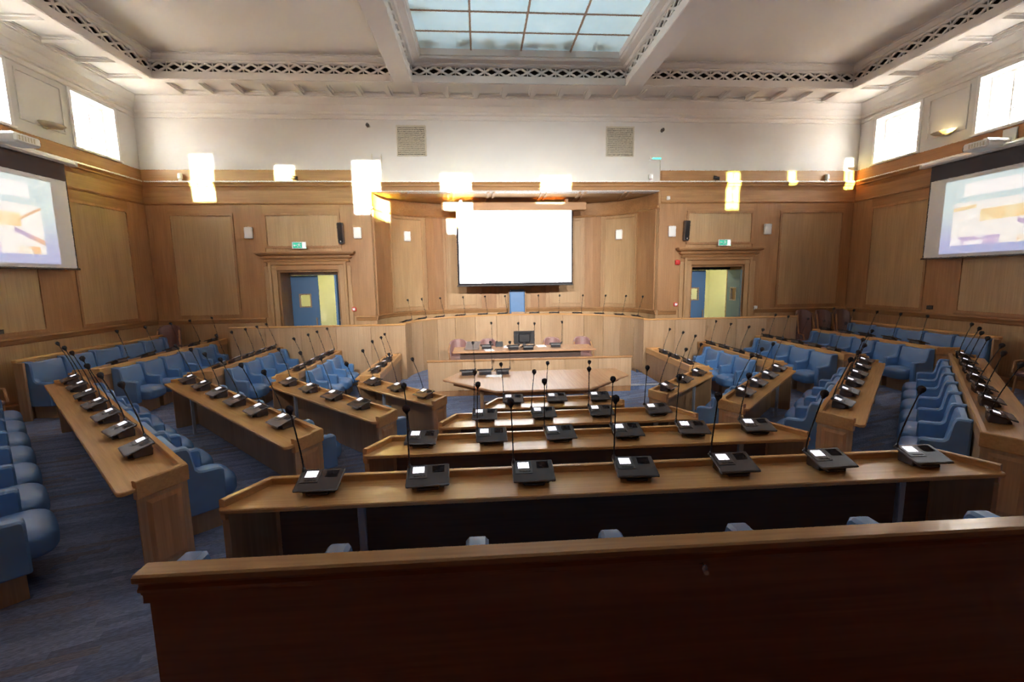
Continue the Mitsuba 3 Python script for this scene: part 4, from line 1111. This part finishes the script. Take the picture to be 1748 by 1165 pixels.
for nm, sg, fn, dy in (('left', -1, slide_left, 0.0), ('right', 1, slide_right, .06)):
    k = thing('projection_screen', f'wide projection screen on the {nm} side wall showing a slide with a room photograph', 'screen')
    xs = sg * 8.945
    part(k, 'casing', bx(sg * 8.87, sg * 9.03, 6.75, 9.99 + dy, 4.80, 4.90, .03), 'white_metal', smooth=30)
    part(k, 'end_cap', bx(sg * 8.865, sg * 9.035, 9.98 + dy, 10.02 + dy, 4.795, 4.905, .02), 'white_plastic')
    part(k, 'black_drop', bx(xs - .004, xs + .004, 6.92, 9.78 + dy, 4.475, 4.83), 'black_cloth')
    part(k, 'fabric', bx(xs - .003, xs + .003, 6.94, 9.76 + dy, 2.825, 4.475), 'screen_cloth')
    part(k, 'edge', bx(xs - .005, xs + .005, 9.76 + dy, 9.78 + dy, 2.825, 4.475), 'black_cloth')
    part(k, 'edge', bx(xs - .005, xs + .005, 6.92, 6.94, 2.825, 4.475), 'black_cloth')
    part(k, 'bottom_bar', bx(xs - .014, xs + .014, 6.90, 9.82 + dy, 2.79, 2.825, .006), 'black_plastic')
    qx = xs - sg * .0045
    qd = [(qx, S_Y0 + dy, S_Z0), (qx, S_Y1 + dy, S_Z0), (qx, S_Y1 + dy, S_Z1), (qx, S_Y0 + dy, S_Z1)]
    sm = mikit.ply(trimesh.Trimesh(qd, [(0, 1, 2), (0, 2, 3)] if sg < 0 else [(0, 2, 1), (0, 3, 2)], process=False), 'screen_cloth', uv=[(0, 0), (1, 0), (1, 1), (0, 1)])
    part(k, 'slide', sm, None, emitter={'type': 'area', 'radiance': mikit.proc(fn), 'sampling_weight': 1.0})
    pj = thing('projector', f'white projector fixed above the {nm} side projection screen', 'projector')
    px0, py = sg * 8.56, 8.52
    part(pj, 'body', bx(px0 - .17, px0 + .17, py - .26, py + .20, 4.80, 4.955, .03), 'white_plastic', smooth=30)
    lm = lathe([(0, 0), (.062, 0), (.066, .02), (.060, .05), (.048, .055), (0, .045)], 20)
    part(pj, 'lens_ring', lm, 'bezel_plastic', smooth=40, to_world=T().translate([px0 - sg * .07, py + .18, 4.875]).rotate([1, 0, 0], -90))
    part(pj, 'lens', lathe([(0, 0), (.036, .0), (.030, .010), (0, .016)], 16), 'white_plastic', smooth=40, emitter=glow((.35, .5, 1.0), 1.1, .05), to_world=T().translate([px0 - sg * .07, py + .228, 4.875]).rotate([1, 0, 0], -90))
    part(pj, 'vents', cat(*[bx(px0 - sg * .172, px0 - sg * .168, py - .20 + i * .05, py - .17 + i * .05, 4.84, 4.92) for i in range(6)]), 'vent_paint')
    part(pj, 'arm', bx(sg * 8.60, sg * 9.13, py - .06, py + .02, 4.965, 5.02, .008), 'white_metal')
    part(pj, 'wall_plate', bx(sg * 9.085, sg * 9.12, py - .14, py + .10, 4.95, 5.20, .006), 'sill_blue')
    ul = thing('uplighter', f'half-bowl uplighter on the {nm} wall between the clerestory windows, {"unlit" if sg < 0 else "lit"}', 'lamp')
    uy = 9.72
    bowl = trimesh.creation.revolve(np.array([(0, -.10), (.05, -.095), (.11, -.06), (.15, 0), (.14, 0), (.10, -.045), (.05, -.08), (0, -.085)]), sections=24)
    v = bowl.vertices.copy(); v[:, 1] *= 1.7; v[:, 2] *= .75; bowl.vertices = v; bowl = fix(bowl)
    part(ul, 'bowl', bowl, 'vent_paint', smooth=40, to_world=T().translate([sg * 9.0, uy, 5.51]))
    part(ul, 'bracket', bx(sg * 9.0, sg * 9.15, uy - .04, uy + .04, 5.43, 5.50, .008), 'vent_paint')
    part(ul, 'lamp_tube', tube([(sg * 9.0, uy - .14, 5.485), (sg * 9.0, uy + .14, 5.485)], .022, 10), 'white_plastic', emitter=glow((1.0, .85, .5), 9.0, .2) if sg > 0 else None)

# ------------------------------------------------------------------ added fill lamps over the gallery opening, unseen, to brighten the dais wall
for i, x in enumerate((-3.9, -1.3, 1.3, 3.9)):
    k = thing('added_fill_lamp', f'added black flood lamp on the unseen wall over the gallery, {ORD[i]} from the left', 'lamp', 'added flood lamps over the gallery')
    o = np.array([x, 2.05, 4.75]); tgt = np.array([x * .62, 12.6, 2.1]); dv = (tgt - o) / np.linalg.norm(tgt - o)
    R = np.eye(4); R[:3, :3] = trimesh.geometry.align_vectors([0, 0, 1], dv)[:3, :3]; R[:3, 3] = o
    part(k, 'housing', lathe([(.0, -.26), (.09, -.26), (.12, -.20), (.125, -.02), (.115, -.02), (.11, -.19), (0, -.21)], 20), 'black_plastic', to_world=T(R.tolist()))
    part(k, 'bracket', bx(x - .02, x + .02, 1.55, 1.98, 4.66, 4.70), 'black_plastic')
    scene[k + '_beam'] = {'type': 'spot', 'to_world': T().look_at(origin=(o - dv * .10).tolist(), target=tgt.tolist(), up=[0, 0, 1]), 'intensity': {'type': 'rgb', 'value': [FILL * c for c in (1.0, .955, .89)]}, 'cutoff_angle': 27.0, 'beam_width': 9.0, 'sampling_weight': 3.0}

# ------------------------------------------------------------------ fittings on the far wall
def at_wall(x, z, a0=0.0): return T().translate([x, YF - .034 - a0, z])


for x, z, w, lab in ((-6.72, 3.72, .0, 'white wall loudspeaker box beyond the left door, nearest the left wall'), (-4.07, 3.70, 0, 'white wall loudspeaker box between the left door and the apse'),
                     (4.07, 3.68, 0, 'white wall loudspeaker box between the apse and the right door'), (6.70, 3.72, 0, 'white wall loudspeaker box beyond the right door, nearest the right wall')):
    k = thing('wall_loudspeaker', lab, 'loudspeaker', 'white wall loudspeaker boxes')
    part(k, 'cabinet', bx(x - .095, x + .095, YF - .115, YF - .034, z - .14, z + .14, .015), 'white_plastic')
    part(k, 'grille', bx(x - .075, x + .075, YF - .120, YF - .114, z - .10, z + .12, .003), 'white_metal')
for a, lab in ((.205, 'white wall loudspeaker box on the left panel of the curved apse'), (.800, 'white wall loudspeaker box on the right panel of the curved apse')):
    p = apse(a, a + .002, 2); t = p[1] - p[0]; t /= np.linalg.norm(t); inn = np.array([t[1], -t[0]])
    o = p[0] + inn * .026
    k = thing('wall_loudspeaker', lab, 'loudspeaker', 'white wall loudspeaker boxes')
    W = frame_at(o[0], o[1], 3.74, inn[0], inn[1])
    part(k, 'cabinet', bx(-.095, .095, 0, .08, -.14, .14, .015), 'white_plastic', to_world=W)
    part(k, 'grille', bx(-.075, .075, .079, .085, -.10, .12, .003), 'white_metal', to_world=W)
for x, sg, lab in ((-4.47, -1, 'dark slim column loudspeaker above the hood of the left door'), (4.44, 1, 'dark slim column loudspeaker above the hood of the right door')):
    k = thing('column_loudspeaker', lab, 'loudspeaker', 'column loudspeakers')
    W = T().translate([x, YF - .13, 3.69]).rotate([1, 0, 0], 6)
    part(k, 'cabinet', bx(-.07, .07, -.06, .08, -.26, .26, .02), 'bezel_plastic', to_world=W)
    part(k, 'grille', bx(-.055, .055, -.066, -.058, -.22, .24, .004), 'foam', to_world=W)
    part(k, 'badge', bx(-.012, .012, -.069, -.064, -.21, -.185), 'steel', to_world=W)
    part(k, 'bracket', bx(-.02, .02, .07, .10, -.05, .05, .004), 'grey_metal', to_world=W)


def exit_sign(x, z, lab):
    k = thing('exit_sign', lab, 'sign', 'running man exit signs')
    y = YF - .16
    part(k, 'plate', bx(x - .175, x + .175, y - .012, y, z - .085, z + .085, .004), 'white_plastic', emitter=None)
    part(k, 'field', bx(x - .145, x + .065, y - .016, y - .011, z - .065, z + .065), 'green_plastic', emitter=glow((.02, .42, .28), .55, .02))
    part(k, 'field', bx(x + .085, x + .150, y - .016, y - .011, z - .065, z + .065), 'white_plastic', emitter=glow((.75, .95, .90), .8, .02))
    man = [bx(-.012, .012, 0, .003, .030, .052), hull([(-.020, 0, -.01), (.012, 0, -.01), (-.008, 0, .026), (.020, 0, .026), (-.02, .003, -.01), (.012, .003, -.01), (-.008, .003, .026), (.02, .003, .026)]),
           tube([(0, .0015, -.008), (.028, .0015, -.020), (.024, .0015, -.052)], .007, 6), tube([(-.01, .0015, -.008), (-.022, .0015, -.030), (-.052, .0015, -.040)], .007, 6),
           tube([(.014, .0015, .022), (.036, .0015, .006), (.052, .0015, .016)], .005, 6), tube([(-.004, .0015, .022), (-.032, .0015, .018), (-.040, .0015, -.002)], .005, 6)]
    m = cat(*man); m.apply_translation((x + .005, y - .020, z)); part(k, 'running_man', m, 'paper')
    arrow = cat(hull([(-.05, 0, 0), (-.02, 0, .03), (-.02, 0, -.03), (-.05, .003, 0), (-.02, .003, .03), (-.02, .003, -.03)]), bx(-.02, .028, 0, .003, -.010, .010))
    arrow.apply_translation((x - .085, y - .020, z)); part(k, 'arrow', arrow, 'paper')
    part(k, 'indicator', ball(.010, (x + .155, y - .016, z - .070), (1, .6, 1), 1), 'green_plastic', emitter=glow((.2, 1.0, .55), 4.0, .01))
    part(k, 'bracket', bx(x - .03, x + .03, y, YF - .03, z - .03, z + .03, .004), 'white_metal')


exit_sign(-5.49, 3.40, 'green and white running man exit sign over the left door')
exit_sign(5.47, 3.37, 'green and white running man exit sign over the right door')
for x, z, mat, lab, c in ((4.25, 2.87, 'red_plastic', 'red fire alarm sounder box between the apse and the right door', 'alarm'),):
    k = thing('alarm_sounder', lab, c)
    part(k, 'case', bx(x - .065, x + .065, YF - .10, YF - .034, z - .065, z + .065, .02), mat)
    part(k, 'front_disc', lathe([(0, 0), (.045, 0), (.04, .012), (0, .016)], 16), mat, to_world=T().translate([x, YF - .098, z]).rotate([1, 0, 0], 90))
for x, z, lab in ((-4.27, 1.78, 'small red and white call point beside the left door frame'), (4.24, 1.75, 'small red and white call point beside the right door frame')):
    k = thing('call_point', lab, 'call point', 'call points')
    part(k, 'case', bx(x - .05, x + .05, YF - .085, YF - .034, z - .05, z + .05, .01), 'red_plastic')
    part(k, 'window', bx(x - .032, x + .032, YF - .090, YF - .084, z - .032, z + .032, .003), 'paper')
k = thing('wall_switch', 'small white push switch on the wall beyond the right door', 'switch')
part(k, 'plate', bx(6.46, 6.56, YF - .05, YF - .022, 1.57, 1.67, .008), 'white_plastic'); part(k, 'button', lathe([(0, 0), (.022, 0), (.02, .008), (0, .010)], 14), 'white_metal', to_world=T().translate([6.51, YF - .05, 1.62]).rotate([1, 0, 0], 90))
for x, z, lab in ((-8.20, 4.93, 'white beacon on the timber ledge near the left corner'), (3.46, 4.93, 'white and red beacon on the timber ledge over the right end of the apse'), (8.26, 4.93, 'white beacon on the timber ledge near the right corner')):
    k = thing('beacon', lab, 'beacon', 'beacons on the timber ledge')
    y = YF - .075
    part(k, 'base', lathe([(0, 0), (.045, 0), (.045, .05), (.03, .06), (0, .06)], 16), 'white_plastic', to_world=T().translate([x, y, z]))
    part(k, 'body', lathe([(0, 0), (.03, 0), (.055, .03), (.055, .12), (.04, .15), (0, .155)], 16), 'white_plastic', to_world=T().translate([x, y, z + .06]))
    part(k, 'lens_band', lathe([(0, 0), (.035, 0), (.035, .03), (0, .03)], 16), 'red_plastic' if x > 3 and x < 4 else 'paper', to_world=T().translate([x, y, z + .045]))
for x, lab in ((-5.50, 'small black spotlight on the timber ledge over the left door'), (5.24, 'small black spotlight on the timber ledge over the right door')):
    k = thing('spotlight', lab, 'spotlight', 'spotlights on the timber ledge')
    y = YF - .07
    part(k, 'foot', bx(x - .06, x + .06, y - .03, y + .03, 4.93, 4.945, .004), 'black_plastic')
    part(k, 'yoke', cat(bx(x - .055, x - .045, y - .015, y + .015, 4.94, 5.04), bx(x + .045, x + .055, y - .015, y + .015, 4.94, 5.04)), 'black_plastic')
    part(k, 'head', lathe([(0, 0), (.042, 0), (.045, .10), (.05, .14), (.044, .14), (0, .10)], 16), 'black_plastic', to_world=T().translate([x + .05, y, 5.03]).rotate([0, 1, 0], -80))
for x, z, lab in ((-3.66, 6.26, 'small black dome camera on the white wall left of the left vent'), (3.70, 6.20, 'small black dome camera on the white wall right of the right vent')):
    k = thing('camera', lab, 'camera', 'cameras on the upper wall')
    part(k, 'mount', bx(x - .03, x + .03, YF - .05, YF, z - .03, z + .03, .006), 'white_plastic')
    part(k, 'arm', tube([(x, YF - .04, z), (x, YF - .12, z - .01)], .014, 8), 'white_plastic')
    part(k, 'housing', bx(x - .035, x + .035, YF - .24, YF - .10, z - .05, z + .03, .02), 'black_plastic')
    part(k, 'lens', lathe([(0, 0), (.026, 0), (.022, .016), (0, .022)], 14), 'bezel_plastic', to_world=T().translate([x, YF - .24, z - .01]).rotate([1, 0, 0], 90))
for x, z, lab in ((-2.64, 2.95 + 2.99, 'beige louvred vent grille on the white wall, left of centre'), (2.65, 2.96 + 2.99, 'beige louvred vent grille on the white wall, right of centre')):
    k = thing('wall_vent', lab, 'vent', 'louvred vents high on the far wall')
    w = .365
    f = sbox(x - w, z - w, x + w, z + w).difference(sbox(x - w + .03, z - w + .03, x + w - .03, z + w - .03))
    m = extr(f, .03); v = m.vertices.copy(); m.vertices = np.column_stack([v[:, 0], YF - .03 + v[:, 2], v[:, 1]]); part(k, 'frame', fix(m), 'vent_paint')
    part(k, 'backing', bx(x - w + .02, x + w - .02, YF - .004, YF + .0, z - w + .02, z + w - .02), 'void_shade')
    for i in range(15):
        zz = z - w + .045 + i * .0452
        part(k, 'slat', hull([(xx, yy, q) for xx in (x - w + .028, x + w - .028) for yy, q in ((YF - .030, zz), (YF - .024, zz), (YF - .020, zz + .036), (YF - .014, zz + .036))]), 'vent_paint')
k = thing('emergency_light', 'small green glowing emergency sign low on the white wall beside the right vent', 'sign')
part(k, 'case', bx(3.44, 3.74, YF - .05, YF, 5.50, 5.56, .01), 'white_plastic'); part(k, 'lens', bx(3.50, 3.73, YF - .056, YF - .049, 5.508, 5.552, .003), 'green_plastic', emitter=glow((.1, 1.0, .6), 1.6, .02))
single('cable', tube([(3.72, YF - .008, 5.50), (3.73, YF - .008, 5.36), (3.73, YF - .008, 5.24)], .007, 6), 'vent_paint', 'thin cable running down the white wall from the green emergency sign', 'cable')
for x, x2, lab in ((-3.56, -3.52, 'pair of thin grey conduits on the white wall over the left end of the apse'),):
    k = thing('conduit', lab, 'conduit')
    for q in (-3.63, -3.40): part(k, 'pipe', tube([(q, YF - .012, 5.24), (q, YF - .012, 5.62)], .010, 6), 'vent_paint')
k = thing('sensor', 'small white sensor box on the timber frieze above the right door', 'sensor')
part(k, 'case', bx(3.91, 4.00, YF - .075, YF - .028, 4.49, 4.58, .012), 'white_plastic'); part(k, 'eye', ball(.016, (3.955, YF - .076, 4.52), (1, .5, 1), 1), 'paper')
for sg, y, z, lab in ((-1, 8.28, 1.72, 'small dark socket on the timber rail of the left wall'), (1, 9.72, 1.72, 'small dark socket on the timber rail of the right wall')):
    k = thing('wall_socket', lab, 'socket', 'sockets on the side walls')
    part(k, 'plate', bx(sg * (WX - .03), sg * (WX - .042), y - .075, y + .075, z - .045, z + .045, .004), 'black_plastic'); part(k, 'faceplate', bx(sg * (WX - .041), sg * (WX - .046), y - .06, y + .06, z - .03, z + .03), 'bezel_plastic')
